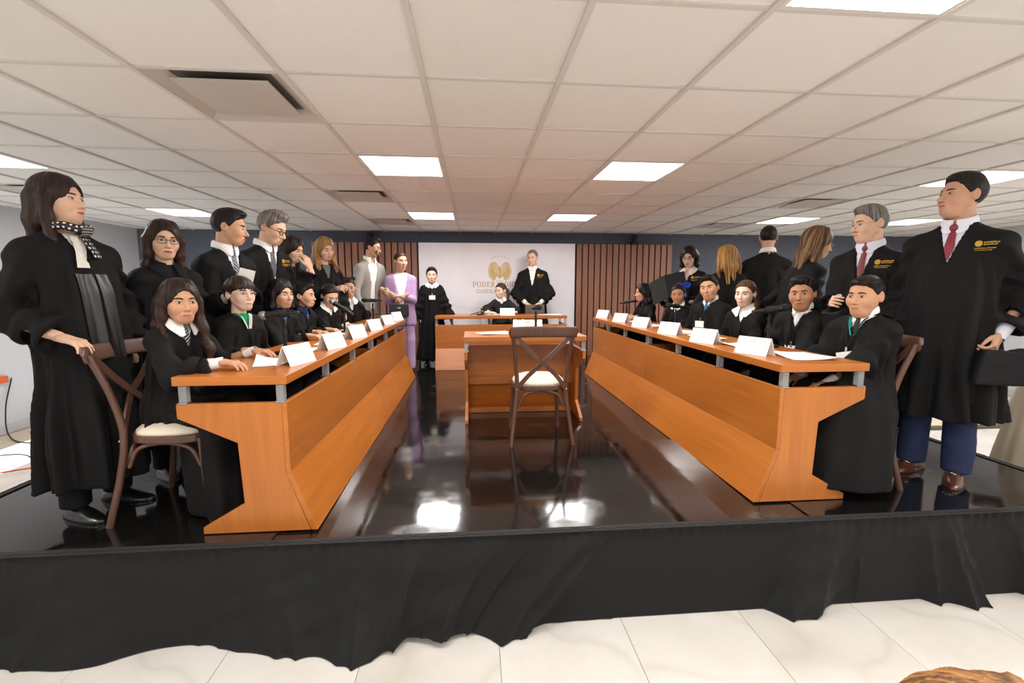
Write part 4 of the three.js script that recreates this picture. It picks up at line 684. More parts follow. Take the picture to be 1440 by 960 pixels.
  if (o.tie) {
    const y1 = yN - 0.004, y0 = o.tieEnd ? yN - o.tieEnd * s : vb + 0.006;
    const g = ribbon(shirtF, 6, 16, (u, v) => [nx + (u - 0.5) * 2 * Math.min(mix(0.033, 0.013, Math.pow(v, 0.8)) * s, o.tieEnd ? 1 : Math.max(0.003, vw * 0.97 * (mix(y0, y1, v) - vb) / (yN - vb))), mix(y0, y1, v), 0.006 + 0.003 * Math.sin(PI * u)]);
    const T1 = part('tie', g, o.tie, G); const kn = new THREE.SphereGeometry(1, 14, 10).scale(0.019 * s, 0.021 * s, 0.013 * s).translate(nx, y1 - 0.004, zAt(shirtF, nx, y1 - 0.012) + 0.008); part('knot', kn, o.tie, T1);
  }
  if (o.trim) { for (const sg of [-1, 1]) part('collar_trim', ribbon(any, 2, 14, (u, v) => [nx + sg * (mix(0.008, vw * 0.98, v) + (u - 0.5) * (o.trimW ?? 0.014) * s), mix(vb + 0.01, yN - 0.005, v), 0.009]), clothMat(o.trim, 0.7, 0.1), shirt); }
  if (o.badge) {
    const by = vb - (o.badge.drop ?? 0.1) * s, bx = o.badge.x ?? 0; const B = part('badge', new RoundedBoxGeometry(0.092, 0.062, 0.003, 1, 0.001).rotateZ(o.badge.rot || 0).translate(bx, by, zAt(any, bx, by) + 0.014), M.paper, G);
    const pz = (x, y) => zAt(any, x, y) + 0.008; const stp = (sg) => { const p = []; for (let i = 0; i <= 8; i++) { const t = i / 8, x = mix(bx, nx + sg * 0.062 * s, t), y = mix(by + 0.04, yN + 0.005, Math.pow(t, 0.95)); p.push([x, y, pz(x, y)]); } return tube(p, 0.0035, 24, 5); };
    const l = part('lanyard', joinPN([stp(1), stp(-1)]), clothMat(o.badge.c ?? 0x1b1b1b, 0.6, 0), B); part('clip', new THREE.BoxGeometry(0.012, 0.04, 0.006).translate(bx, by + 0.04, pz(bx, by + 0.04) + 0.003), M.metal, B);
  }
  if (o.emblem) { // small gold embroidery on the wearer's left chest
    const ex = (o.emblem.x ?? 0.1) * s * bw, ey = yN - 0.115 * s, mE = cmat('emb', () => std(0xb8912f, 0.55, { metalness: 0.35 })); const R = (x0, y0, w, hh) => ribbon(robe, Math.max(2, Math.round(w / 0.012)), 2, (u, v) => [ex + x0 + u * w, ey + y0 + v * hh, 0.004]);
    const disc = ribbon(robe, 4, 16, (u, v) => [ex - 0.019 + Math.cos(v * 2 * PI) * u * 0.015, ey + 0.012 + Math.sin(v * 2 * PI) * u * 0.017, 0.004]), list = [disc]; const rr = rng(Math.round(seed * 10)); for (const [y0, x0, x1, hh] of [[0.014, 0.0, 0.058, 0.008], [0.003, 0.0, 0.056, 0.006], [-0.017, -0.034, 0.05, 0.005], [-0.027, -0.03, 0.03, 0.004]]) { let q = x0; while (q < x1) { const w = 0.003 + rr() * 0.006; list.push(R(q, y0, w, hh * (0.7 + 0.5 * rr()))); q += w + 0.0018; } } const em = part('embroidery', joinPN(list), mE, outer); em.userData.label = 'gold embroidered seal and lettering';
  }
  if (o.glasses) {
    const gc = o.glasses, wv = gc.w ?? 0.021, hv = gc.h ?? 0.0145, rr = gc.r ?? 0.0016, list = []; const zf = drapeZ(H.f, 0, 0.0) + 0.004;
    for (const sg of [-1, 1]) { const p = []; for (let i = 0; i < 24; i++) { const a = i / 24 * 2 * PI, c = Math.cos(a), q = Math.sin(a), e = gc.sq ?? 0.75; p.push([sg * 0.0325 + Math.sign(c) * Math.pow(Math.abs(c), e) * wv, -0.003 + Math.sign(q) * Math.pow(Math.abs(q), e) * hv, zf - 0.0 - Math.abs(Math.sign(c) * Math.pow(Math.abs(c), e) * wv + 0.0325 * 1) * 0.1 * (sg * c > 0 ? 1.6 : 0.6) + 0.002]); } list.push(tube(p, rr, 48, 6, true)); list.push(tube([[sg * (0.0325 + wv), 0.003, zf - 0.008], [sg * 0.073, 0.004, zf - 0.035], [sg * 0.081, 0.006, 0.0], [sg * 0.079, -0.004, -0.022]], rr, 16, 5)); }
    list.push(tube([[-0.0325 + wv, 0.001, zf - 0.002], [0, 0.004, zf + 0.003], [0.0325 - wv, 0.001, zf - 0.002]], rr, 10, 6));
    const g = joinPN(list).applyMatrix4(HM); const GL = part('glasses', g, cmat('gl' + gc.c, () => std(gc.c ?? 0x161414, 0.3, gc.metal ? { metalness: 0.8 } : {})), G);
    for (const sg of [-1, 1]) { const e = gc.sq ?? 0.75, sh = new THREE.Shape(); for (let i = 0; i < 20; i++) { const a = i / 20 * 2 * PI, c = Math.cos(a), q = Math.sin(a); const X = Math.sign(c) * Math.pow(Math.abs(c), e) * wv * 0.97, Y = Math.sign(q) * Math.pow(Math.abs(q), e) * hv * 0.97; i ? sh.lineTo(X, Y) : sh.moveTo(X, Y); } const lg = new THREE.ShapeGeometry(sh, 1); lg.translate(sg * 0.0325, -0.003, zf - 0.003); lg.applyMatrix4(HM); part('lens', lg, cmat('lens', () => new THREE.MeshPhysicalMaterial({ color: 0xffffff, roughness: 0.03, transmission: 1, thickness: 0, ior: 1.5 })), GL); }
  }
  if (o.beard) { const bc = new THREE.Color(o.beard); part('beard', patch(H.f, 18, 10, (u, v) => { const a = u * 2 - 1; const x = a * 0.058; const yt = mix(-0.045, -0.02, Math.pow(Math.abs(a), 1.5)) - (Math.abs(a) < 0.45 ? 0.035 : 0) * 1, yb = -0.108 + 0.05 * a * a; return [x, mix(yb, yt, v), 0.0016]; }).applyMatrix4(HM), cmat('beard' + o.beard, () => std(o.beard, 0.8)), G); }
  if (o.earrings) { const L2 = []; for (const sg of [-1, 1]) L2.push(new THREE.SphereGeometry(o.earrings.r ?? 0.005, 10, 8).translate(sg * 0.083, -0.04, -0.004)); const eg = joinPN(L2).applyMatrix4(HM); part('earrings', eg, cmat('er' + (o.earrings.c ?? 0), () => std(o.earrings.c ?? 0xd9c08a, 0.25, { metalness: 0.7 })), G); }
  // trousers and shoes
  const leg = o.legs ?? 0x161618; const legR = (o.legR ?? 1) * s;
  const legF = (x, y, z) => { let d = 1; for (const sg of [-1, 1]) { const hipP = [sg * 0.085 * s, sit ? SEAT + 0.1 : yH, 0], K = sit ? [sg * kx, kneeY + 0.03, thigh] : [sg * 0.098 * s, 0.28 * h, 0.004], F = sit ? [sg * kx, 0.07, thigh + 0.02] : [sg * 0.105 * s, 0.035, -0.012]; let e = smin(cap(x, y, z, hipP, K, 0.085 * legR, 0.072 * legR), cap(x, y, z, K, F, 0.072 * legR, 0.064 * legR), 0.02); d = Math.min(d, e); } d += 0.005 * noise(x * 12, y * 16, z * 12 + seed); d = Math.max(d, 0.055 - y); return smax(d, y - (sit ? SEAT + 0.12 : jacket ? yH + 0.04 : Math.max(hemY + 0.15, 0.4)), 0.01); };
  if (o.legs !== null) part('trousers', netMesh(legF, [-0.25, 0.03, -0.15], [0.25, (sit ? SEAT + 0.2 : jacket ? yH + 0.1 : Math.max(hemY + 0.2, 0.45)), sit ? thigh + 0.15 : 0.15], 0.012 * far), clothMat(leg, 0.85, 0.15), G);
  const so = o.shoe || {}; const fL = 0.165 * h * 0.5;
  for (const sg of [-1, 1]) {
    const cx = sg * (sit ? kx : 0.105 * s), cz = sit ? thigh + 0.05 : 0.045, ty = (so.toe ?? 8) * sg * D; const f = (x, y, z) => { const lx = x * Math.cos(ty) - z * Math.sin(ty), lz = x * Math.sin(ty) + z * Math.cos(ty); const hgt = mix(0.075, 0.038, sst(-0.05, 0.1, lz)) * (so.low ? 0.75 : 1); let d = ell(lx - 0.006 * sg, y, lz, [0, 0.012, 0.0], [0.046 * (0.4 + 0.6 * s), hgt, fL * 1.08]); d = smin(d, ell(lx, y, lz, [0, 0.02, -fL * 0.5], [0.035, 0.05, 0.05]), 0.02); d = smax(d, 0.006 - y, 0.004); const sole = Math.max(Math.abs(y - 0.008) - 0.008, ell(lx - 0.006 * sg, 0, lz, [0, 0, 0], [0.05 * (0.4 + 0.6 * s), 0.1, fL * 1.1])); return smin(d, sole, 0.003); };
    const sg2 = netMesh(f, [-0.09, -0.005, -0.2], [0.09, 0.12, 0.2], 0.0065 * far); sg2.translate(cx, 0, cz); const sh = part('shoe', sg2, cmat('sh' + (so.c ?? 0x15120f), () => new THREE.MeshPhysicalMaterial({ color: so.c ?? 0x15120f, roughness: 0.3, clearcoat: 0.5, clearcoatRoughness: 0.2 })), G);
    if (so.bit) part('buckle', tube([[cx - 0.025, 0.062, cz + 0.035], [cx, 0.068, cz + 0.04], [cx + 0.025, 0.062, cz + 0.035]], 0.004, 8, 6), M.metal, sh);
  }
  return { G, HM, robe, any, arms, zAt, yN, s, hc, ribbon, loc };
}
// ------------------------------------------------------------------ chairs under the seated children
const KX = -1.54, RX = 2.3;
const SK = { lt: 0xdeb499, lt2: 0xe6c2ac, md: 0xcf9f80, tan: 0xc69473, br: 0xb58465 };
const TIE = (c0, c1, n, slant) => { const t = tex(64, 128, (u, v) => { const k = ((u * slant + v * n) % 1 + 1) % 1; return k < 0.35 ? c1 : c0; }); return std(0xffffff, 0.55, { map: t }); };
const tieNavy = TIE([38, 34, 58], [176, 170, 190], 9, 1.6), tieGrey = TIE([52, 50, 62], [120, 118, 130], 14, 1.2), tieRed = TIE([120, 28, 40], [138, 44, 56], 12, 1), tieDot = TIE([92, 26, 32], [140, 70, 70], 16, 2), tieBlack = std(0x151515, 0.7), tieStripe = TIE([34, 34, 38], [170, 170, 175], 7, -1.4), tieBlue = TIE([28, 32, 66], [90, 150, 200], 5, 1.5);
const L = (x, y, z, o = {}) => ({ to: [x, y, z], ...o });
const DOWN = [0, -1, 0];
const shortHair = (c0, c1, x = {}) => ({ type: 'short', vol: 0.009, amp: 0.002, c0, c1, ...x });
// ---- standing behind the left bench
const wA = person({ label: 'woman in black robe with long dark hair and polka-dot scarf, hand on a chair', at: [-2.0, -2.5], yaw: 74, h: 1.73, bw: 1.08, belly: 0.5, lean: -4, hz: -0.015, type: 'fullwoman', skin: SK.lt, head: [92, -3, 0], hs: 0.232, gaze: [0.3, 0], lip: lin(0.42, 0.16, 0.13), hem: 0.1, cell: 0.009, flare: 0.82, v: 0.16, vw: 0.05, shirt: 0xd8d4cd, collar: 'none', legs: 0x141414, shoe: { c: 0x0c0c0c, low: 1 }, nocuff: 1, sheen: 0.3,
  hair: { type: 'long', vol: 0.014, len: 0.2, lenL: 0.26, lenR: 0.24, lenB: 0.17, front: 0.03, spread: 1.05, c0: 0x1a110e, c1: 0x36231c, part: 0.6, open: 0.06, amp: 0.003 },
  arm: { R: L(-1.93, 0.935, -2.3, { dir: [0.95, -0.28, 0.05], palm: [-0.2, -1, 0], curl: 0.45, pole: [-1, -0.5, 0.5], cuff: 0.05 }), L: { hide: 1 } } });
{ const dots = tex(128, 128, (u, v) => { const a = (u * 4) % 1 - 0.5, b = ((v * 3) % 1) - 0.5; return Math.hypot(a, b) < 0.24 ? [226, 222, 214] : [24, 22, 24]; }), mD = std(0xffffff, 0.6, { map: rep(dots, 6, 2) });
  const q = wA, ring = []; for (let i = 0; i < 20; i++) { const a = i / 20 * 2 * PI; ring.push([Math.sin(a) * 0.066, q.yN + 0.035 + 0.012 * -Math.cos(a) + 0.004 * Math.sin(a * 5), Math.cos(a) * 0.07 + 0.006]); }
  const sc = part('scarf', tube(ring, 0.021, 60, 10, true), mD, q.G); sc.userData.label = 'black scarf with white polka dots';
  part('knot', new THREE.SphereGeometry(0.026, 14, 10).translate(0.01, q.yN + 0.012, 0.088), mD, sc);
  part('tail', q.ribbon(q.any, 4, 14, (u, v) => [mix(-0.01, -0.035, 1 - v) + (u - 0.5) * mix(0.05, 0.03, v), mix(q.yN - 0.17, q.yN + 0.005, v), 0.012 + 0.006 * Math.sin(u * PI)]), clothMat(0xd9d5cc, 0.6, 0.2), sc);
  part('tail', q.ribbon(q.any, 4, 14, (u, v) => [mix(0.03, 0.05, 1 - v) + (u - 0.5) * mix(0.045, 0.03, v), mix(q.yN - 0.12, q.yN + 0.005, v), 0.014 + 0.006 * Math.sin(u * PI)]), std(0xffffff, 0.6, { map: rep(dots, 0.75, 2) }), sc);
  const mS = new THREE.MeshPhysicalMaterial({ color: 0x1a1919, roughness: 0.38, sheen: 0.3 });
  for (const s of [-1, 1]) part('satin_panel', q.ribbon(q.robe, 8, 30, (u, v) => [s * mix(0.006, 0.075, u), mix(q.yN - 0.62, q.yN - 0.2, v), 0.005]), mS, q.G); }
person({ label: 'woman in black robe with dark-rimmed glasses and shoulder-length dark brown hair', at: [-1.87, -2.98], yaw: 58, h: 1.575, type: 'woman', skin: SK.lt, head: [44, 4, -2], hs: 0.222, gaze: [0.1, 0], lip: lin(0.4, 0.09, 0.1), cell: 0.0105, v: 0.15, vw: 0.05, shirt: 0x1a1a1c, collar: 'wide', collarC: 0x17171a, nocuff: 1, glasses: { c: 0x191114, w: 0.0235, h: 0.0155, r: 0.0019 }, earrings: { r: 0.006 },
  hair: { type: 'long', vol: 0.014, len: 0.14, lenB: 0.12, front: 0.0, c0: 0x1c110d, c1: 0x3a241c, part: -0.5, open: 0.062, amp: 0.003 }, arm: { L: { hide: 1 }, R: { hide: 1 } } });
const manC = person({ label: 'dark-haired man in black robe seen in profile, with a striped tie and folded white paper', at: [-1.8, -3.45], yaw: 68, h: 1.72, bw: 1.06, type: 'man', skin: SK.md, head: [102, 8, 0], hs: 0.236, tie: tieNavy, v: 0.25, vw: 0.05, lean: 7, shirt: 0xf0eeec, shoe: {}, browC: 0x15100e, brow: 0.005,
  hair: shortHair(0x120e0d, 0x241c1a, { top: [0, 0.1, 0.03, 0.06, 0.03, 0.065], vol: 0.01 }), arm: { R: L(-1.58, 1.12, -3.17, { dir: [0.8, 0.3, 0.2], palm: [0, 0.2, -1], curl: 0.7, pole: [-1, -0.7, -0.3] }), L: { hide: 1 } } });
person({ label: 'grey-haired man in black robe and dark glasses looking down', at: [-1.78, -3.95], yaw: 62, h: 1.795, bw: 1.06, type: 'man', skin: SK.lt, head: [78, 22, 0], hs: 0.243, hairUp: 0.025, tie: tieGrey, v: 0.27, vw: 0.052, lean: 13, shirt: 0xf2f0ee, emblem: {}, glasses: { c: 0x141214, w: 0.022, h: 0.0145, r: 0.0026 }, browC: 0x4a4038, eyes: 0.5,
  hair: shortHair(0x4b443f, 0x8d857e, { vol: 0.012, top: [0, 0.11, 0.02, 0.06, 0.035, 0.075], rough: 0.004 }), arm: { L: { hide: 1 }, R: { hide: 1 } } });
person({ label: 'dark-haired woman in black robe holding a hand before her face', at: [-1.81, -4.6], yaw: 60, h: 1.655, type: 'woman', skin: SK.lt, head: [70, 16, 0], lean: 8, far: 1.2, v: 0.16, vw: 0.045, shirt: 0x222126, collar: 'none', nocuff: 1, eyes: 0.6,
  hair: { type: 'long', vol: 0.014, len: 0.13, lenB: 0.12, front: 0.0, c0: 0x17100e, c1: 0x2c1e19, open: 0.058, part: 0.4 }, arm: { R: L(-1.5, 1.36, -4.4, { dir: [-0.35, 0.9, -0.2], palm: [-0.8, 0, -0.5], curl: 0.35, pole: [0.2, -1, 0.0], cuff: 0.06 }), L: { hide: 1 } } });
person({ label: 'blonde woman in black robe looking down with a grey patterned scarf', at: [-1.62, -5.08], yaw: 50, h: 1.7, type: 'woman', skin: SK.lt, head: [48, 16, 6], hs: 0.222, lean: 6, far: 1.2, v: 0.17, vw: 0.05, shirt: 0x6c6c70, collar: 'none', nocuff: 1, eyes: 0.6, lip: lin(0.4, 0.13, 0.12), browC: 0x4a3422,
  hair: { type: 'long', vol: 0.013, len: 0.22, lenB: 0.17, front: 0.085, spread: 1.08, c0: 0x5a3d22, c1: 0xb58a55, open: 0.06, part: -0.2 }, arm: { R: L(-1.42, 1.15, -4.9, { dir: [0.8, 0.2, 0.4], palm: [0, -0.6, -0.6], curl: 0.7, pole: [-0.5, -1, 0.4] }), L: { hide: 1 } } });
// ---- by the back desk
person({ label: 'man in open light grey blazer and white shirt with dark beard and glasses', at: [-1.42, -6.3], yaw: 46, h: 1.83, type: 'man', skin: SK.md, head: [80, 12, 0], hs: 0.228, hairUp: 0.02, lean: 9, far: 1.5, wear: 'jacket', color: 0x9c9790, shirt: 0xf0f0ee, open: 0.045, v: 0.3, collar: 'shirt', cgap: 0.35, legs: 0xc9c7c2, beard: 0x6a5042, hem: 0.44, glasses: { c: 0x151314, r: 0.002 }, smile: 0.4,
  hair: shortHair(0x110d0c, 0x1f1815, { vol: 0.012, top: [0, 0.11, 0.03, 0.055, 0.03, 0.06] }), arm: { L: L(-1.14, 1.12, -6.12, { dir: [0.8, -0.5, 0.3], palm: [0, -0.3, -1], curl: 0.5, pole: [0.2, -1, -0.6] }), R: L(-1.42, 0.86, -6.0, { curl: 0.4 }) } });
const lilac = person({ label: 'woman in lilac trouser suit over a white blouse with clasped hands', at: [-0.97, -6.3], yaw: 12, h: 1.645, bw: 1.08, belly: 0.5, type: 'fullwoman', skin: SK.md, head: [36, 4, 0], hs: 0.226, far: 1.5, wear: 'jacket', color: 0xa98bb4, legs: 0xb195bb, shirt: 0xf2eff0, shirtName: 'blouse', open: 0.06, v: 0.3, collar: 'none', hem: 0.4, nocuff: 1, legR: 1.2, lip: lin(0.42, 0.12, 0.12),
  hair: { type: 'tied', vol: 0.006, amp: 0.0025, c0: 0x1c1210, c1: 0x38241d, locks: [[[0, 0.0, -0.1, 0.03], [0.02, -0.1, -0.1, 0.022], [0.03, -0.17, -0.08, 0.012]]] }, arm: { L: L(-0.9, 1.05, -6.04, { dir: [-0.75, -0.5, 0.25], palm: [0.1, -0.2, -1], curl: 0.6, pole: [0.35, -1, -0.5] }), R: L(-1.02, 1.06, -6.06, { dir: [0.75, -0.5, 0.3], palm: [0, -0.2, -1], curl: 0.6, pole: [-0.35, -1, -0.5] }) } });
person({ label: 'boy standing in long black robe with a white badge beside the head desk', at: [-0.61, -6.95], yaw: 4, h: 1.475, type: 'boy', skin: SK.lt, head: [3, 2, 0], hs: 0.225, far: 1.5, hem: 0.05, sleeve: 1.05, v: 0.1, vw: 0.055, collar: 'wide', smile: 0.8, badge: { drop: 0.14 },
  hair: shortHair(0x17100d, 0x2f211a, { vol: 0.01, top: [0, 0.1, 0.04, 0.055, 0.025, 0.05] }), arm: { L: { lo: [0.3, 0.62, 0.02], curl: 0.4, cuff: 0.02 }, R: { lo: [-0.3, 0.62, 0.03], curl: 0.4, cuff: 0.02 } } });
person({ label: 'girl seated at the head desk in dark jacket with white collar, looking aside', at: [0.45, -7.3], yaw: 0, h: 1.4, sit: 1, lean: 6, type: 'girl', skin: SK.lt2, head: [-42, 6, 0], hs: 0.225, far: 1.5, v: 0.14, vw: 0.055, collar: 'wide', color: 0x232326, sleeve: 0.9,
  hair: { type: 'tied', vol: 0.007, c0: 0x2a1b14, c1: 0x59402f, locks: [[[0.06, 0.0, -0.09, 0.03], [0.1, -0.06, -0.07, 0.03], [0.1, -0.14, -0.04, 0.02]]] }, arm: { L: L(0.6, 0.795, -6.88, { dir: [-0.9, 0, 0.3], palm: DOWN, curl: 0.3, pole: [1, -0.2, 0] }), R: L(0.24, 0.795, -6.88, { dir: [0.9, 0, 0.35], palm: DOWN, curl: 0.3, pole: [-1, -0.2, 0] }) } });
person({ label: 'grey-haired man in black robe with gold crest standing behind the head desk', at: [0.96, -7.34], yaw: -10, h: 1.77, bw: 1.12, type: 'man', skin: SK.lt, head: [-26, 7, 0], hs: 0.238, far: 1.4, tie: std(0xe2dfdc, 0.6), v: 0.3, vw: 0.055, emblem: {}, hem: 0.12, browC: 0x55504a,
  hair: shortHair(0x4f4b48, 0x8f8a85, { vol: 0.006, line: [[-0.12, -0.05], [-0.04, -0.045], [-0.012, 0.015], [0.012, -0.008], [0.03, 0.02], [0.05, 0.055], [0.075, 0.078], [0.12, 0.085]] }), arm: { L: L(1.06, 0.93, -7.12, { dir: [-0.75, -0.45, 0.3], palm: [0, -1, -0.3], curl: 0.5, pole: [1, -0.5, -0.4] }), R: L(0.82, 0.93, -7.12, { dir: [0.7, -0.45, 0.3], palm: [0, -1, -0.3], curl: 0.5, pole: [-1, -0.5, -0.4] }) } });
// ---- children at the left bench
person({ label: 'girl with very long wavy dark hair resting her hands at the near bench end', at: [KX - 0.045, -2.5], yaw: 72, h: 1.345, sit: 1, lean: 9, drape: [0.06, 0.17, 0.2], hem: 0.015, type: 'girl', skin: SK.tan, head: [50, 1, 0], hs: 0.218, cell: 0.009, v: 0.16, vw: 0.06, collar: 'wide', point: 0.045, tie: tieStripe, gaze: [0.25, 0], earrings: { r: 0.004, c: 0xe5e0d8 }, lip: lin(0.38, 0.15, 0.12),
  hair: { type: 'long', vol: 0.011, len: 0.3, lenL: 0.31, lenR: 0.29, lenB: 0.2, front: 0.1, frontL: 0.1, frontR: 0.085, wave: 0.007, spread: 1.1, c0: 0x19100d, c1: 0x39241b, part: 0.15, open: 0.061, amp: 0.004 },
  arm: { R: L(-1.235, 0.805, -2.32, { dir: [1, -0.05, 0.12], palm: DOWN, curl: 0.35, pole: [-0.5, -0.6, 0.7], cuff: 0.075 }), L: L(-1.27, 0.805, -2.74, { dir: [1, -0.04, 0.1], palm: DOWN, curl: 0.3, pole: [-0.6, -0.6, -0.5], cuff: 0.08 }) } });
person({ label: 'girl with dark fringe, thin glasses and green collar at the left bench', at: [KX - 0.02, -3.12], yaw: 66, h: 1.4, sit: 1, lean: 6, type: 'girl', skin: SK.lt2, head: [58, -3, 0], hs: 0.214, gaze: [0.2, 0.2], v: 0.14, vw: 0.05, shirt: 0x168a5c, collar: 'none', trim: 0xe6e4e0, glasses: { c: 0xb8a7a4, r: 0.0011, w: 0.02, h: 0.0165, sq: 1 },
  hair: { type: 'tied', vol: 0.011, c0: 0x1c120e, c1: 0x3a281f, bangs: 0.028, locks: [[[0.05, -0.04, -0.08, 0.03], [0.04, -0.1, -0.085, 0.02]], [[0.0, 0.02, -0.1, 0.04], [0, -0.1, -0.1, 0.022]]] }, arm: { L: { to: [-1.36, 0.6, -3.3], hide: 1 }, R: { to: [-1.36, 0.6, -2.95], hide: 1 } } });
person({ label: 'smiling child with black bowl-cut hair at the left bench beside the microphone', at: [KX - 0.02, -3.72], yaw: 66, h: 1.385, sit: 1, lean: 7, type: 'boy', skin: SK.md, head: [62, 2, 0], hs: 0.216, eyes: 0.6, teeth: 1, smile: 0.9, v: 0.15, vw: 0.05, shirt: 0x23284a, collar: 'wide', collarC: 0x1c2140, tie: tieBlue, nocuff: 1,
  hair: { type: 'long', vol: 0.012, len: 0.03, lenB: 0.03, front: 0, spread: 0.98, c0: 0x0e0b0b, c1: 0x1d1716, open: 0.058, part: -0.5, high: -0.004 }, arm: { R: L(-1.27, 0.8, -3.62, { dir: [1, -0.05, 0.05], palm: DOWN, curl: 0.4, pole: [-0.5, -0.6, 0.7] }), L: L(-1.3, 0.8, -3.92, { dir: [1, -0.05, 0.2], palm: DOWN, curl: 0.4, pole: [-0.5, -0.5, -0.7] }) } });
person({ label: 'boy with short dark hair looking across, beside the smiling child', at: [KX - 0.05, -4.28], yaw: 72, h: 1.34, sit: 1, lean: 7, type: 'boy', skin: SK.md, head: [84, 1, 0], hs: 0.212, far: 1.2, v: 0.15, vw: 0.05, shirt: 0x23284a, collar: 'wide', collarC: 0x1c2140, tie: tieBlue, nocuff: 1,
  hair: shortHair(0x0f0b0a, 0x201814, { vol: 0.012, top: [0, 0.095, 0.04, 0.06, 0.03, 0.055] }), arm: { R: L(-1.29, 0.8, -4.16, { dir: [1, -0.05, 0.2], palm: DOWN, curl: 0.4, pole: [-0.5, -0.6, 0.7] }), L: { hide: 1, to: [-1.4, 0.62, -4.45] } } });
person({ label: 'girl with dark hair tied back reading downwards at the left bench', at: [KX + 0.02, -4.76], yaw: 58, h: 1.34, sit: 1, lean: 9, type: 'girl', skin: SK.lt, head: [46, 24, 0], hs: 0.216, far: 1.3, eyes: 0.5, v: 0.14, vw: 0.06, collar: 'wide', point: 0.045,
  hair: { type: 'tied', vol: 0.009, c0: 0x18100d, c1: 0x30211a, locks: [[[0, 0.0, -0.1, 0.034], [0.02, -0.1, -0.11, 0.03], [0.03, -0.2, -0.09, 0.016]]] }, arm: { R: L(-1.25, 0.8, -4.66, { dir: [0.9, -0.1, 0.5], palm: DOWN, curl: 0.35, pole: [-0.4, -0.6, 0.7], cuff: 0.05 }), L: { hide: 1, to: [-1.36, 0.62, -4.95] } } });
person({ label: 'smiling girl with a dark hair bow at the far end of the left bench', at: [KX + 0.02, -5.72], yaw: 40, h: 1.48, sit: 1, lean: 4, type: 'girl', skin: SK.md, head: [18, 3, 4], hs: 0.22, far: 1.4, smile: 0.9, v: 0.17, vw: 0.06, collar: 'wide', point: 0.04,
  hair: { type: 'tied', vol: 0.007, c0: 0x16100d, c1: 0x2c1f19, locks: [[[0.02, 0.1, -0.06, 0.03], [-0.05, 0.118, -0.05, 0.028]], [[0.02, 0.1, -0.06, 0.03], [0.07, 0.112, -0.05, 0.026]], [[-0.03, 0.0, -0.1, 0.03], [-0.06, -0.1, -0.08, 0.025], [-0.07, -0.19, -0.06, 0.014]]] }, arm: { R: { hide: 1, to: [-1.42, 0.62, -5.5] }, L: { hide: 1, to: [-1.38, 0.62, -5.85] } } });
// ---- children at the right bench
person({ label: 'curly-haired girl seen in profile at the far end of the right bench', at: [RX - 0.06, -5.62], yaw: -80, h: 1.36, sit: 1, lean: 9, type: 'girl', skin: SK.md, head: [-96, 3, 0], hs: 0.218, far: 1.35, v: 0.12, vw: 0.045, shirt: 0x24304e, collar: 'wide', collarC: 0x1d2740, nocuff: 1,
  hair: { type: 'long', vol: 0.01, len: 0.2, lenB: 0.24, front: -0.05, wave: 0.007, c0: 0x0f0b0a, c1: 0x221916, open: 0.066, high: 0.004 }, arm: { L: L(1.96, 0.81, -5.42, { dir: [-0.9, -0.1, 0.2], palm: [0, -0.8, -0.4], curl: 0.7, pole: [0.6, -0.6, 0.6] }), R: L(1.95, 0.81, -5.62, { dir: [-0.9, -0.1, 0.3], palm: DOWN, curl: 0.5, pole: [0.5, -0.6, -0.6] }) } });
const bowGirl = person({ label: 'smiling girl with a large blue bow at the right bench', at: [RX + 0.05, -4.98], yaw: -62, h: 1.33, sit: 1, lean: 6, type: 'girl', skin: SK.br, head: [-34, 3, 3], hs: 0.216, far: 1.25, smile: 1, teeth: 0.5, v: 0.16, vw: 0.055, collar: 'wide', point: 0.04,
  hair: { type: 'tied', vol: 0.006, c0: 0x120d0b, c1: 0x251a15, locks: [[[0, 0.06, -0.1, 0.03], [0.03, -0.02, -0.13, 0.028], [0.04, -0.12, -0.12, 0.018]]] }, arm: { L: { hide: 1, to: [2.1, 0.62, -4.8] }, R: { hide: 1, to: [2.1, 0.62, -5.15] } } });
person({ label: 'stout boy with short black hair and hanging white badge at the right bench', at: [RX + 0.05, -4.3], yaw: -60, h: 1.5, bw: 1.2, belly: 0.8, sit: 1, lean: 5, type: 'roundboy', skin: SK.tan, head: [-44, 3, 9], hs: 0.228, far: 1.15, smile: 0.5, gaze: [0.35, 0], v: 0.13, vw: 0.055, shirt: 0xe8e8ea, collar: 'shirt', tie: std(0x2b5f86, 0.6), badge: { drop: 0.13, x: -0.02 },
  hair: shortHair(0x0f0b0a, 0x221915, { vol: 0.011, top: [0, 0.1, 0.03, 0.06, 0.03, 0.06] }), arm: { L: { hide: 1, to: [2.08, 0.62, -4.1] }, R: { hide: 1, to: [2.08, 0.62, -4.5] } } });
person({ label: 'fair girl with half-tied brown hair and wide white collar at the right bench', at: [RX + 0.06, -3.72], yaw: -66, h: 1.38, sit: 1, lean: 6, type: 'girl', skin: SK.lt2, head: [-54, 2, 0], hs: 0.214, gaze: [0.3, 0], smile: 0.6, v: 0.17, vw: 0.058, collar: 'wide', point: 0.055, browC: 0x33231a, lip: lin(0.45, 0.17, 0.14),
  hair: { type: 'tied', vol: 0.008, c0: 0x23160f, c1: 0x6b4828, locks: [[[0.03, 0.02, -0.1, 0.035], [0.06, -0.1, -0.09, 0.034], [0.07, -0.21, -0.07, 0.02]], [[-0.03, 0.0, -0.1, 0.035], [-0.04, -0.15, -0.1, 0.025]]] }, arm: { L: { hide: 1, to: [2.1, 0.62, -3.5] }, R: { hide: 1, to: [2.1, 0.62, -3.9] } } });
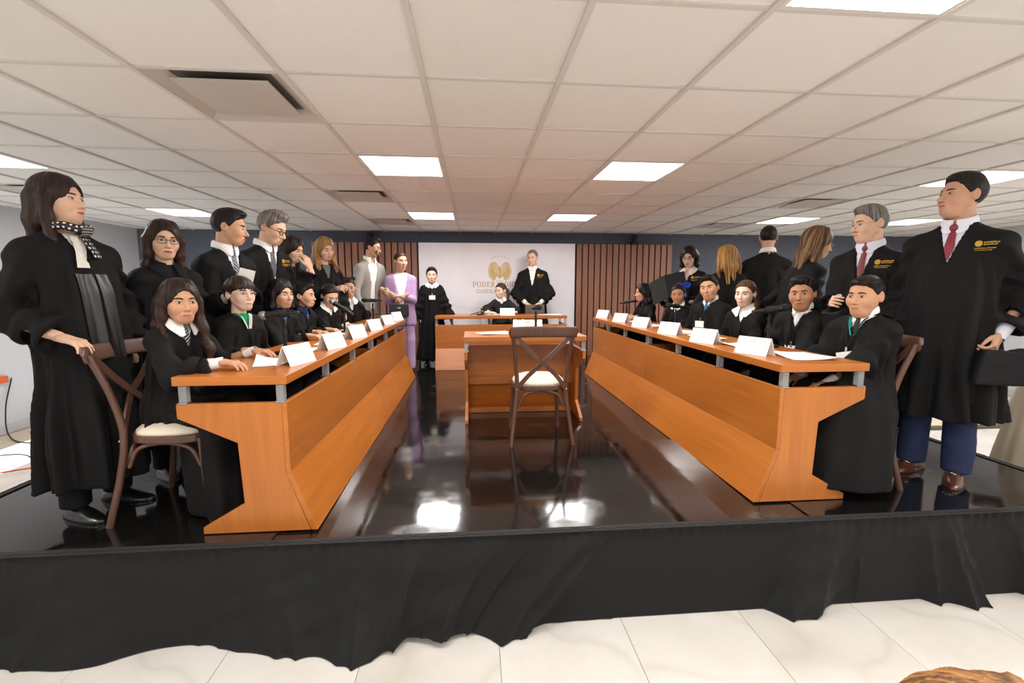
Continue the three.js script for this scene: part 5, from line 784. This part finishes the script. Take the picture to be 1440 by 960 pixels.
person({ label: 'boy with spiky black hair and lanyard badge at the right bench', at: [RX + 0.08, -3.08], yaw: -66, h: 1.415, bw: 1.1, sit: 1, lean: 5, type: 'roundboy', skin: SK.br, head: [-48, 3, 3], hs: 0.222, gaze: [0.3, 0], v: 0.15, vw: 0.058, shirt: 0xedecea, collar: 'shirt', cgap: 0.25, tie: std(0xd5d4d6, 0.6), badge: { drop: 0.2, x: -0.01 },
  hair: shortHair(0x0c0909, 0x1c1512, { vol: 0.012, top: [0, 0.1, 0.03, 0.065, 0.03, 0.065], rough: 0.006 }), arm: { L: { hide: 1, to: [2.08, 0.62, -2.9] }, R: { hide: 1, to: [2.08, 0.62, -3.25] } } });
person({ label: 'boy with swept black hair, shaved sides and teal-trimmed black tie', at: [RX + 0.03, -2.52], yaw: -72, h: 1.4, bw: 1.16, sit: 1, lean: 1, hem: 0.06, drape: [0.05, 0.13, 0.25], sleeve: 1.12, type: 'roundboy', skin: SK.tan, head: [-72, 2, 0], hs: 0.226, cell: 0.009, v: 0.16, vw: 0.06, shirt: 0xf0eff0, collar: 'shirt', cgap: 0.2, point: 0.04, tie: tieBlack, trim: 0x1f8c8c, trimW: 0.01, badge: { drop: 0.15, x: -0.02, rot: 0.25 }, browTilt: -0.6,
  hair: { type: 'short', vol: 0.005, amp: 0.0015, c0: 0x0c0909, c1: 0x1c1513, top: [0.012, 0.08, 0.024, 0.07, 0.036, 0.08], amp: 0.003 }, arm: { L: L(2.03, 0.62, -2.42, { dir: [-0.9, -0.15, -0.2], palm: DOWN, curl: 0.5, pole: [0.5, -0.6, 0.8], cuff: 0.06 }), R: L(2.0, 0.62, -2.62, { dir: [-0.9, -0.15, 0.2], palm: DOWN, curl: 0.5, pole: [0.5, -0.6, -0.8], cuff: 0.06 }) } });
// ---- standing behind the right bench
const bob = person({ label: 'woman with black bob and glasses in black robe looking down at a folder', at: [2.62, -5.38], yaw: -50, h: 1.67, type: 'woman', skin: SK.lt, head: [-42, 18, 0], hs: 0.226, far: 1.3, eyes: 0.6, v: 0.18, vw: 0.055, shirt: 0xc9a9a4, collar: 'wide', collarC: 0xd9cfcb, emblem: {}, nocuff: 1, glasses: { c: 0x161314, r: 0.0018 }, lip: lin(0.4, 0.12, 0.12),
  hair: { type: 'long', vol: 0.016, len: 0.04, lenB: 0.03, front: 0.01, c0: 0x0d0a0a, c1: 0x1c1614, open: 0.06, part: 0.4 }, arm: { R: L(2.3, 1.02, -5.3, { dir: [-0.7, 0.1, 0.5], palm: [0.1, 1, 0], curl: 0.5, pole: [0, -1, -0.4], hide: 1 }), L: L(2.5, 1.0, -5.08, { dir: [-0.6, 0.1, 0.4], palm: [0, 1, 0], curl: 0.5, pole: [0.5, -1, 0.3], hide: 1 }) } });
person({ label: 'blonde woman in black robe with her back turned behind the stout boy', at: [2.66, -4.62], yaw: 158, h: 1.61, type: 'woman', skin: SK.lt, head: [196, 6, 0], hs: 0.23, far: 1.25, collar: 'none', v: 0.1, shirt: 0x1a1a1c, nocuff: 1, glasses: { c: 0x33281f, r: 0.0014 },
  hair: { type: 'long', vol: 0.014, len: 0.12, lenB: 0.18, front: 0.0, spread: 1.12, c0: 0x4d3219, c1: 0xb98a4c, open: 0.062 }, arm: { L: { hide: 1 }, R: { hide: 1 } } });
person({ label: 'tall man in black robe with cropped dark hair and his back turned', at: [3.08, -4.6], yaw: 160, h: 1.815, bw: 1.1, type: 'man', skin: SK.md, head: [148, 3, 0], hs: 0.226, far: 1.25, v: 0.15,
  hair: shortHair(0x18120f, 0x2d221c, { vol: 0.005, amp: 0.0012 }), arm: { L: { hide: 1 }, R: { hide: 1 } } });
person({ label: 'woman with loose light brown hair and pearl necklace leaning aside in black robe', at: [2.6, -3.55], yaw: 82, h: 1.66, type: 'woman', skin: SK.md, head: [70, 14, 0], hs: 0.23, lean: 12, v: 0.14, vw: 0.05, shirt: 0x1b1b1d, collar: 'none', nocuff: 1, glasses: { c: 0x8a7a6a, r: 0.0012, metal: 1 }, earrings: { r: 0.007, c: 0xe9e2d6 }, lip: lin(0.38, 0.13, 0.12),
  hair: { type: 'long', vol: 0.016, len: 0.13, lenB: 0.13, front: -0.01, spread: 1.06, c0: 0x3a281a, c1: 0x866545, open: 0.064, part: -0.3 }, arm: { R: { hide: 1 }, L: { hide: 1 } } });
const gm = person({ label: 'grey-haired man in black robe with rimless glasses and dark red tie, holding a black cap', at: [2.74, -2.98], yaw: -64, h: 1.735, bw: 1.1, belly: 0.5, type: 'heavy', skin: SK.lt, head: [-96, 6, 0], hs: 0.236, tie: tieDot, v: 0.26, vw: 0.055, shirt: 0xd9d9e6, emblem: {}, glasses: { c: 0x8a8580, r: 0.0009, metal: 1, h: 0.0125 }, browC: 0x4f4741, hem: 0.14,
  hair: shortHair(0x4a4643, 0x8b8783, { vol: 0.009, top: [0, 0.098, 0.02, 0.062, 0.03, 0.07] }), arm: { R: L(2.43, 1.07, -2.9, { palm: [0.5, -0.2, 0.8], curl: 0.6, pole: [0.6, -1, -0.8], cuff: 0.04 }), L: L(2.6, 0.88, -2.72, { hide: 1 }) } });
const mr = person({ label: 'stout dark-haired man in long black robe with crimson tie, navy trousers and brown loafers', at: [2.87, -2.52], yaw: -64, h: 1.835, bw: 1.14, belly: 0.9, type: 'heavy', skin: 0xc89a80, head: [-100, -5, 0], hs: 0.236, cell: 0.009, tie: tieRed, v: 0.2, vw: 0.058, shirt: 0xdfe0ee, emblem: { x: 0.115 }, hem: 0.215, flare: 0.95, legs: 0x2c3350, legR: 1.08, shoe: { c: 0x4a2817, bit: 1, toe: 14 },
  hair: shortHair(0x120e0d, 0x261d1a, { vol: 0.01, top: [0, 0.095, 0.0, 0.07, 0.035, 0.08] }), arm: { L: L(2.94, 0.9, -2.3, { dir: [-0.55, -0.75, 0.25], palm: [-0.55, 0, -0.8], curl: 0.75, pole: [0.8, -0.6, 0.2], cuff: 0.06 }), R: L(2.7, 0.875, -2.68, { dir: [-0.9, -0.3, 0.3], palm: DOWN, curl: 0.5, pole: [0.3, -0.7, -0.8], cuff: 0.06 }) } });
// ---- audience
const guest = person({ label: 'person in long beige skirt and maroon top standing beside the stage', at: [4.14, -2.86], y: 0, yaw: -120, h: 1.66, type: 'woman', skin: SK.md, head: [-120, 0, 0], wear: 'jacket', wearName: 'top', color: 0x4a1624, open: 0, v: 0.1, vw: 0.04, hem: 0.54, shirt: 0x4a1624, collar: 'none', nocuff: 1, legs: null, far: 1.4, hair: { type: 'long', vol: 0.012, len: 0.12, c0: 0x1c120e, c1: 0x33231b }, arm: { L: { lo: [0.2, 1.0, 0.3], hide: 1 }, R: { lo: [-0.2, 1.0, 0.3], hide: 1 } } });
part('skirt', netMesh((x, y, z) => { const t = clamp((1.0 - y) / 0.9, 0, 1), r = 0.16 + 0.17 * Math.pow(t, 0.7), ph = Math.atan2(x, z); return Math.max((Math.hypot(x, z * 1.15) - r + 0.02 * t * Math.sin(ph * 8 + 1) + 0.008 * noise(x * 8, y * 5, z * 8)) * 0.85, 0.09 - y, y - 1.0); }, [-0.42, 0.05, -0.42], [0.42, 1.03, 0.42], 0.014), clothMat(0xcdbfa6, 0.7, 0.3), guest.G);
person({ label: 'light brown-haired spectator seated before the stage, only the crown showing', at: [0.5, -0.33], y: 0, yaw: 184, h: 1.44, sit: 1, type: 'woman', skin: SK.lt, head: [184, 0, 0], hs: 0.225, far: 1.2, collar: 'none', color: 0x3b3b44, nocuff: 1, v: 0.1, hair: { type: 'long', vol: 0.014, len: 0.15, c0: 0x4a2f18, c1: 0xb07c48, strand: 1.2, amp: 0.004 }, arm: { L: { lo: [0.2, 0.58, 0.3] }, R: { lo: [-0.2, 0.58, 0.3] } } });
// chairs
const chairL = ['long-haired girl resting her hands on the bench', 'girl with the green collar', 'smiling bowl-cut child', 'boy beside the smiling child', 'girl reading downwards', 'girl with the dark bow'];
[-2.5, -3.12, -3.72, -4.28, -4.76, -5.72].forEach((z, i) => chair('dark wood cross-back chair under the ' + chairL[i], [KX + [0.02, -0.02, -0.02, -0.05, 0.02, 0.02][i] + 0.0, z], PI / 2));
const chairR = ['curly-haired girl in profile', 'girl with the blue bow', 'stout boy with the badge', 'fair girl with the white collar', 'spiky-haired boy', 'boy with the teal-trimmed tie'];
[-5.62, -4.98, -4.3, -3.72, -3.08, -2.56].forEach((z, i) => chair('dark wood cross-back chair under the ' + chairR[i], [RX + [-0.06, 0.05, 0.05, 0.06, 0.05, -0.1][i], z], -PI / 2));
chair('dark wood cross-back chair under the girl at the head desk', [0.45, -7.3], 0);
chair('dark wood cross-back chair under the seated spectator', [0.5, -0.33], PI, 0);
// ------------------------------------------------------------------ things on the benches
const TT = STG + 0.765;
// tent name cards
const cardTex = s => { const c = document.createElement('canvas'); c.width = 256; c.height = 128; const x = c.getContext('2d'), R = rng(s); x.fillStyle = '#f4f2ef'; x.fillRect(0, 0, 256, 128); x.fillStyle = '#d9d5d2'; x.fillRect(40, 60, 150, 6); x.fillRect(60, 74, 110, 5); x.fillStyle = '#dccfb8'; x.fillRect(104, 22, 40, 16); x.fillStyle = '#a9a6a8'; for (let i = 0; i < 26; i++) x.fillRect(182 + R() * 44, 16 + R() * 24, 3 + R() * 5, 2 + R() * 3); const t = new THREE.CanvasTexture(c); t.colorSpace = THREE.SRGBColorSpace; return t; };
const mCard = [1, 2].map(s => std(0xffffff, 0.75, { map: cardTex(s) }));
function tentGeo(w, hh, d) { // ridge along z; printed faces towards +x and -x
  const t = 0.002, g = s => { const q = new THREE.BoxGeometry(w, hh * 1.06, t); q.rotateX(-Math.atan2(d / 2, hh)); q.translate(0, hh * 0.5, d / 4 + 0.001); if (s < 0) q.rotateY(PI); return q; }; return [g(1).rotateY(PI / 2), g(-1).rotateY(PI / 2)];
}
const TG = tentGeo(0.215, 0.105, 0.085);
function card(x, z, turn, label, group) { const c = thing('name_card', label, 'name card', [x, TT, z], turn, group); part('front_face', TG[0], mCard[0], c); part('back_face', TG[1], mCard[1], c); return c; }
const cl6 = ['long-haired girl', 'girl with the green collar', 'bowl-cut child', 'short-haired boy', 'girl reading downwards', 'girl with the dark bow'];
[[-0.945, -2.5], [-0.945, -3.12], [-0.95, -3.76], [-0.95, -4.42], [-0.95, -5.1], [-0.95, -5.72]].forEach(([x, z], i) => card(x, z, (-16 - i) * D, `white folded name card in front of the ${cl6[i]}`, 'name cards on the left bench'));
const cr6 = ['curly-haired girl in profile', 'girl with the blue bow', 'stout boy', 'fair girl with the white collar', 'spiky-haired boy', 'boy with the teal-trimmed tie'];
[[1.745, -5.98], [1.735, -5.22], [1.72, -4.52], [1.71, -3.82], [1.7, -3.2], [1.71, -2.62]].forEach(([x, z], i) => card(x, z, PI + (26 - i) * D, `white folded name card in front of the ${cr6[i]}`, 'name cards on the right bench'));
card(0.5, -6.66, -PI / 2, 'white folded name card before the girl at the head desk');
{ const c = card(0.5, -4.17, -PI / 2 + PI, 'large white folded card standing on the short table'); c.scale.set(1.1, 1.05, 1.25); }
// sheets of paper, slightly curled
function sheet(x, z, turn, w, l, label, curl = 0.012, n = 1, group = 'papers on the desks') {
  const g = new THREE.PlaneGeometry(w, l, 10, 10).rotateX(-PI / 2), p = g.attributes.position; for (let i = 0; i < p.count; i++) { const a = p.getX(i) / w, b = p.getZ(i) / l; p.setY(i, 0.003 + curl * Math.pow(Math.abs(a + b * 0.5), 3) * 2.2 + 0.002 * noise(a * 4 + x, b * 4, z)); }
  const bot = g.clone(); bot.translate(0, -0.0022, 0); const ix = bot.index.array; for (let i = 0; i < ix.length; i += 3) { const t = ix[i]; ix[i] = ix[i + 1]; ix[i + 1] = t; }
  const q = mergeGeometries([g, bot]); q.computeVertexNormals(); return solo('paper_sheet', q, M.paper, label, 'paper', [x, TT, z], turn, group);
}
sheet(-1.08, -2.56, 0.35, 0.2, 0.28, 'curled white papers under the hands of the long-haired girl', 0.03);
sheet(-1.12, -3.0, 0.1, 0.21, 0.28, 'white paper before the girl with the green collar', 0.01);
sheet(-1.06, -3.36, -0.2, 0.1, 0.16, 'small folded white paper beside the second name card', 0.04);
sheet(-1.1, -4.2, 0.1, 0.21, 0.29, 'white paper before the short-haired boy', 0.015);
sheet(-1.13, -4.78, 0.2, 0.24, 0.32, 'white paper under the hand of the girl reading downwards', 0.015);
sheet(-1.12, -5.45, 0.1, 0.22, 0.3, 'white paper before the girl with the dark bow', 0.012);
sheet(1.93, -2.52, -0.15, 0.24, 0.33, 'white papers before the boy with the teal-trimmed tie', 0.02);
sheet(1.88, -3.0, 0.15, 0.22, 0.3, 'white paper before the spiky-haired boy', 0.02);
sheet(1.88, -3.52, -0.1, 0.21, 0.3, 'white paper before the fair girl with the white collar', 0.012);
sheet(1.92, -4.0, 0.1, 0.21, 0.3, 'white paper before the stout boy', 0.012);
sheet(1.9, -4.72, 0.2, 0.22, 0.3, 'white paper before the girl with the blue bow', 0.012);
sheet(1.88, -5.32, -0.2, 0.2, 0.28, 'white paper before the curly-haired girl', 0.01);
sheet(0.19, -4.02, -PI / 2 + 0.35, 0.21, 0.29, 'white paper lying on the short table', 0.006);
sheet(0.33, -6.78, PI / 2, 0.22, 0.3, 'white paper under the arm of the girl at the head desk', 0.006);
sheet(1.15, -6.72, PI / 2 + 0.1, 0.22, 0.34, 'white papers at the end of the head desk', 0.006);
solo('pen', tube([[-0.06, 0.0045, 0], [0.06, 0.0045, 0.01]], 0.004, 6, 8), M.black, 'black pen lying beside the papers of the stout boy', 'pen', [1.82, TT, -4.02], 0.3);
// desk microphones: base, stem, clip, body, grille
function mic(x, z, h, yaw, pitch, label, o = {}) { // body points along yaw from tail to grille
  const g = thing('microphone', label, 'microphone', [x, TT, z], yaw, 'desk microphones'); const k = o.k ?? 1;
  part('base', lathe([[0, 0], [0.068, 0], [0.07, 0.006], [0.064, 0.014], [0.02, 0.018], [0, 0.018]].map(p => [p[0] * k, p[1]])), M.black, g);
  part('stem', new THREE.CylinderGeometry(0.009, 0.011, h - 0.02, 14).translate(0, (h - 0.02) / 2 + 0.01, 0), M.blackMatte, g);
  part('collar', new THREE.CylinderGeometry(0.014, 0.014, 0.03, 14).translate(0, h * 0.6, 0), M.black, g);
  const hd = new THREE.Group(); hd.name = 'microphone_head'; hd.position.set(0, h, 0); hd.rotation.x = -pitch; g.add(hd);
  const bodyG = lathe([[0, -0.115], [0.0105, -0.115], [0.0125, -0.1], [0.0165, 0.03], [0.019, 0.06], [0.0225, 0.075], [0.0225, 0.082], [0, 0.082]].map(p => [p[0] * 1.05, p[1]]), 20).rotateX(PI / 2).translate(0, 0.02, -0.0 + (o.off ?? 0));
  part('body', bodyG, o.bodyM || M.black, hd);
  part('grille', new THREE.SphereGeometry(0.0265, 20, 14).scale(1, 1, 1.15).translate(0, 0.02, 0.104 + (o.off ?? 0)), o.dark ? M.blackMatte : M.steelMesh, hd);
  part('clip', new THREE.CylinderGeometry(0.023, 0.021, 0.06, 16, 1, true).rotateX(PI / 2).translate(0, 0.02, 0), cmat('clip', () => std(0x151515, 0.6, { side: THREE.DoubleSide })), hd);
  return g;
}
mic(-1.15, -2.88, 0.225, 266 * D, -0.08, 'microphone with pale grille on a black stand before the smiling child', { off: 0.02 });
mic(-1.16, -4.22, 0.19, 262 * D, 0.55, 'tilted microphone with pale grille before the girl reading downwards', { off: 0.03 });
mic(-1.2, -5.6, 0.23, 268 * D, 0.02, 'level black microphone before the girl with the dark bow', { dark: 1 });
mic(1.98, -5.75, 0.2, 60 * D, 0.18, 'black microphone before the curly-haired girl in profile', { dark: 1, off: 0.03 });
mic(2.02, -4.4, 0.2, -70 * D, 0.12, 'black microphone crossing in front of the stout boy', { dark: 1 });
mic(2.02, -2.95, 0.235, 80 * D, 0.14, 'black microphone beside the spiky-haired boy', { dark: 1 });
mic(0.57, -4.12, 0.2, 8 * D, 0.1, 'black microphone standing on the short table, seen end on', { dark: 1, k: 0.8 });
// gavel on its block
{ const g = thing('gavel', 'small dark gavel resting on a block on the head desk', 'gavel', [0.1, TT, -6.74], 0.3);
  part('sound_block', lathe([[0, 0], [0.05, 0], [0.052, 0.012], [0.045, 0.02], [0, 0.02]]), M.black, g);
  part('handle', tube([[0.03, 0.055, 0], [-0.06, 0.035, 0.03], [-0.16, 0.012, 0.06]], 0.007, 12, 8), M.black, g);
  part('head', lathe([[0, -0.04], [0.018, -0.04], [0.02, -0.03], [0.015, -0.022], [0.019, 0], [0.015, 0.022], [0.02, 0.03], [0.018, 0.04], [0, 0.04]], 18).translate(0.03, 0.06, 0), M.black, g);
  part('band', new THREE.CylinderGeometry(0.0195, 0.0195, 0.012, 18).translate(0.03, 0.06, 0), M.gold, g); }
// document case held by the man behind the head desk
{ const g = thing('document_case', 'flat grey document case under the hands of the grey-haired man', 'case', [0.95, TT + 0.001, -6.99], 0.05);
  part('case_body', box(0.3, 0.14, 0.03, 0, 0.07, 0, 0.004), std(0x4d4a47, 0.6), g); part('flap', box(0.29, 0.05, 0.006, 0, 0.115, 0.018, 0.002), std(0x57534f, 0.55), g); part('clasp', box(0.07, 0.012, 0.004, 0, 0.09, 0.022), std(0x8c8780, 0.4), g); }
// black handbag of the woman in lilac
{ const g = thing('handbag', 'small black handbag with looped handle held by the woman in lilac', 'handbag', [-0.95, STG + 0.79, -5.98], 0.1);
  part('bag_body', box(0.24, 0.17, 0.07, 0, 0.085, 0, 0.015), std(0x151416, 0.4), g); part('handle', tube([[-0.075, 0.165, 0], [-0.05, 0.24, 0], [0, 0.262, 0], [0.05, 0.24, 0], [0.075, 0.165, 0]], 0.006, 20, 6), M.black, g); part('clasp', box(0.04, 0.015, 0.006, 0, 0.12, 0.037), M.metal, g); }
// folded paper held by the man in profile
{ const g = new THREE.PlaneGeometry(0.09, 0.2, 4, 8), p = g.attributes.position; for (let i = 0; i < p.count; i++) p.setZ(i, 0.02 * Math.sin(p.getY(i) * 12)); const b = g.clone(); b.translate(0, 0, -0.003); const ix = b.index.array; for (let i = 0; i < ix.length; i += 3) { const t = ix[i]; ix[i] = ix[i + 1]; ix[i + 1] = t; } const q = mergeGeometries([g, b]); q.computeVertexNormals(); const m = solo('folded_paper', q, M.paper, 'folded white paper held by the dark-haired man in profile', 'paper', [-1.49, STG + 1.19, -3.14], 0.5); m.rotation.z = -0.25; }
// caps held by the two men on the right
function softCap(label, pos, turn, w, hh, d, tiltZ) {
  const g = thing('cloth_cap', label, 'cap', pos, turn, 'black cloth caps'); const mat = clothMat(0x19191a, 0.7, 0.4);
  part('crown', netMesh((x, y, z) => { const t = clamp(y / hh, 0, 1), wx = w / 2 * mix(1, 0.72, t), wz = d / 2 * mix(1, 0.8, t); const qx = Math.abs(x) - wx, qz = Math.abs(z) - wz, qy = Math.abs(y - hh / 2) - hh / 2; let e = Math.hypot(Math.max(qx, 0), Math.max(qy, 0), Math.max(qz, 0)) + Math.min(Math.max(qx, qy, qz), 0) - 0.012; const dip = ell(x, y, z, [0.02, hh + 0.03, 0], [w * 0.42, hh * 0.55, d * 0.4]); return smax(e, -dip, 0.02) + 0.004 * noise(x * 18, y * 18, z * 18); }, [-w * 0.6, -0.03, -d * 0.7], [w * 0.6, hh + 0.04, d * 0.7], 0.008), mat, g);
  part('brim_seam', tube([[-w / 2, 0.01, d / 2 + 0.008], [0, 0.004, d / 2 + 0.014], [w / 2, 0.01, d / 2 + 0.008]], 0.005, 16, 6), mat, g); g.rotation.z = tiltZ; return g;
}
softCap('black cloth cap held low by the man with brown loafers', [2.93, STG + 0.655, -2.22], -0.55, 0.3, 0.17, 0.13, 0.05);
softCap('black cloth cap held by the man with rimless glasses', [2.46, STG + 0.9, -2.84], 0.3, 0.18, 0.15, 0.12, 0.5);
// folder of the woman with the black bob
{ const g = thing('folder', 'open black folder held by the woman with the black bob', 'folder', [2.26, STG + 1.05, -5.12], -0.75); const a = box(0.22, 0.3, 0.008, 0.11, 0.15, 0, 0.002), b = box(0.22, 0.3, 0.008, -0.11, 0.15, 0, 0.002); const A = part('cover', a, M.blackMatte, g), B = part('cover', b, M.blackMatte, g); A.rotation.y = 0.3; B.rotation.y = -0.3; g.rotation.x = -0.5; part('sheet', box(0.19, 0.27, 0.002, 0.11, 0.15, -0.008), M.paper, A); }
// blue hair bow
{ const Mx = bowGirl.HM, g = []; for (const s of [-1, 1]) g.push(netMesh((x, y, z) => { const e = ell(x, y, z, [0.045, 0.012, 0], [0.047, 0.04, 0.02]); return smax(e, -ell(x, y, z, [0.05, 0.012, 0.016], [0.03, 0.022, 0.012]), 0.006) + 0.002 * noise(x * 60, y * 60, z * 60); }, [-0.02, -0.05, -0.04], [0.11, 0.07, 0.04], 0.005).rotateZ(0.35).scale(1, 1, 1)); g[1] = flipX(g[1]); g.push(new THREE.SphereGeometry(0.016, 12, 10)); for (const s of [-1, 1]) g.push(new THREE.BoxGeometry(0.03, 0.12, 0.004, 2, 6, 1).translate(0, -0.06, 0).rotateZ(s * 0.35)); const q = joinPN(g); q.rotateY(0.3); q.translate(0.05, 0.075, -0.075); q.applyMatrix4(Mx); part('hair_bow', q, clothMat(0x1c3fb0, 0.5, 0.4), bowGirl.G).userData.label = 'large royal blue hair bow'; }
// cables on the floor left of the stage
const onFloor = pts => tube(pts, 0.006, 60, 6);
solo('cable', onFloor([[-5.0, 0.006, -4.6], [-4.5, 0.006, -4.75], [-4.1, 0.006, -4.5], [-3.6, 0.006, -4.3], [-3.1, 0.006, -3.9]]), std(0x1a1a1a, 0.6), 'black cable looping over the floor tiles left of the stage', 'cable');
solo('extension_cord', onFloor([[-5.1, 0.006, -4.15], [-4.4, 0.006, -4.2], [-4.0, 0.006, -4.4], [-3.4, 0.006, -4.55], [-2.85, 0.006, -4.4]]), std(0xd8592a, 0.55), 'orange extension cord on the floor left of the stage', 'cord');
solo('hanging_cable', tube([[XL + 0.02, 0.62, -5.6], [XL + 0.06, 0.3, -5.45], [XL + 0.2, 0.04, -5.3], [XL + 0.6, 0.006, -5.1], [-4.2, 0.006, -5.2]], 0.007, 50, 6), std(0x1a1a1a, 0.6), 'black cable hanging down the pale left wall to the floor', 'cable');
{ const g = thing('cable_box', 'orange strip fixed low on the pale left wall', 'cable box', [XL + 0.02, 0.62, -5.35]); part('cover', box(0.035, 0.075, 0.4, 0, 0, 0, 0.006), std(0xd9602c, 0.5), g); }
// yellow-black hazard threshold far right on the floor
{ const g = thing('floor_strip', 'yellow and dark floor threshold strip beyond the right stage edge', 'floor strip', [6.1, 0, -4.75], 0.0); part('dark_strip', box(1.6, 0.02, 0.1, 0, 0.01, 0, 0.004), std(0x4a4640, 0.7), g); part('yellow_edge', box(1.6, 0.022, 0.035, 0, 0.011, -0.07, 0.003), std(0xd8c22a, 0.6), g); }
renderer.render(scene, camera);
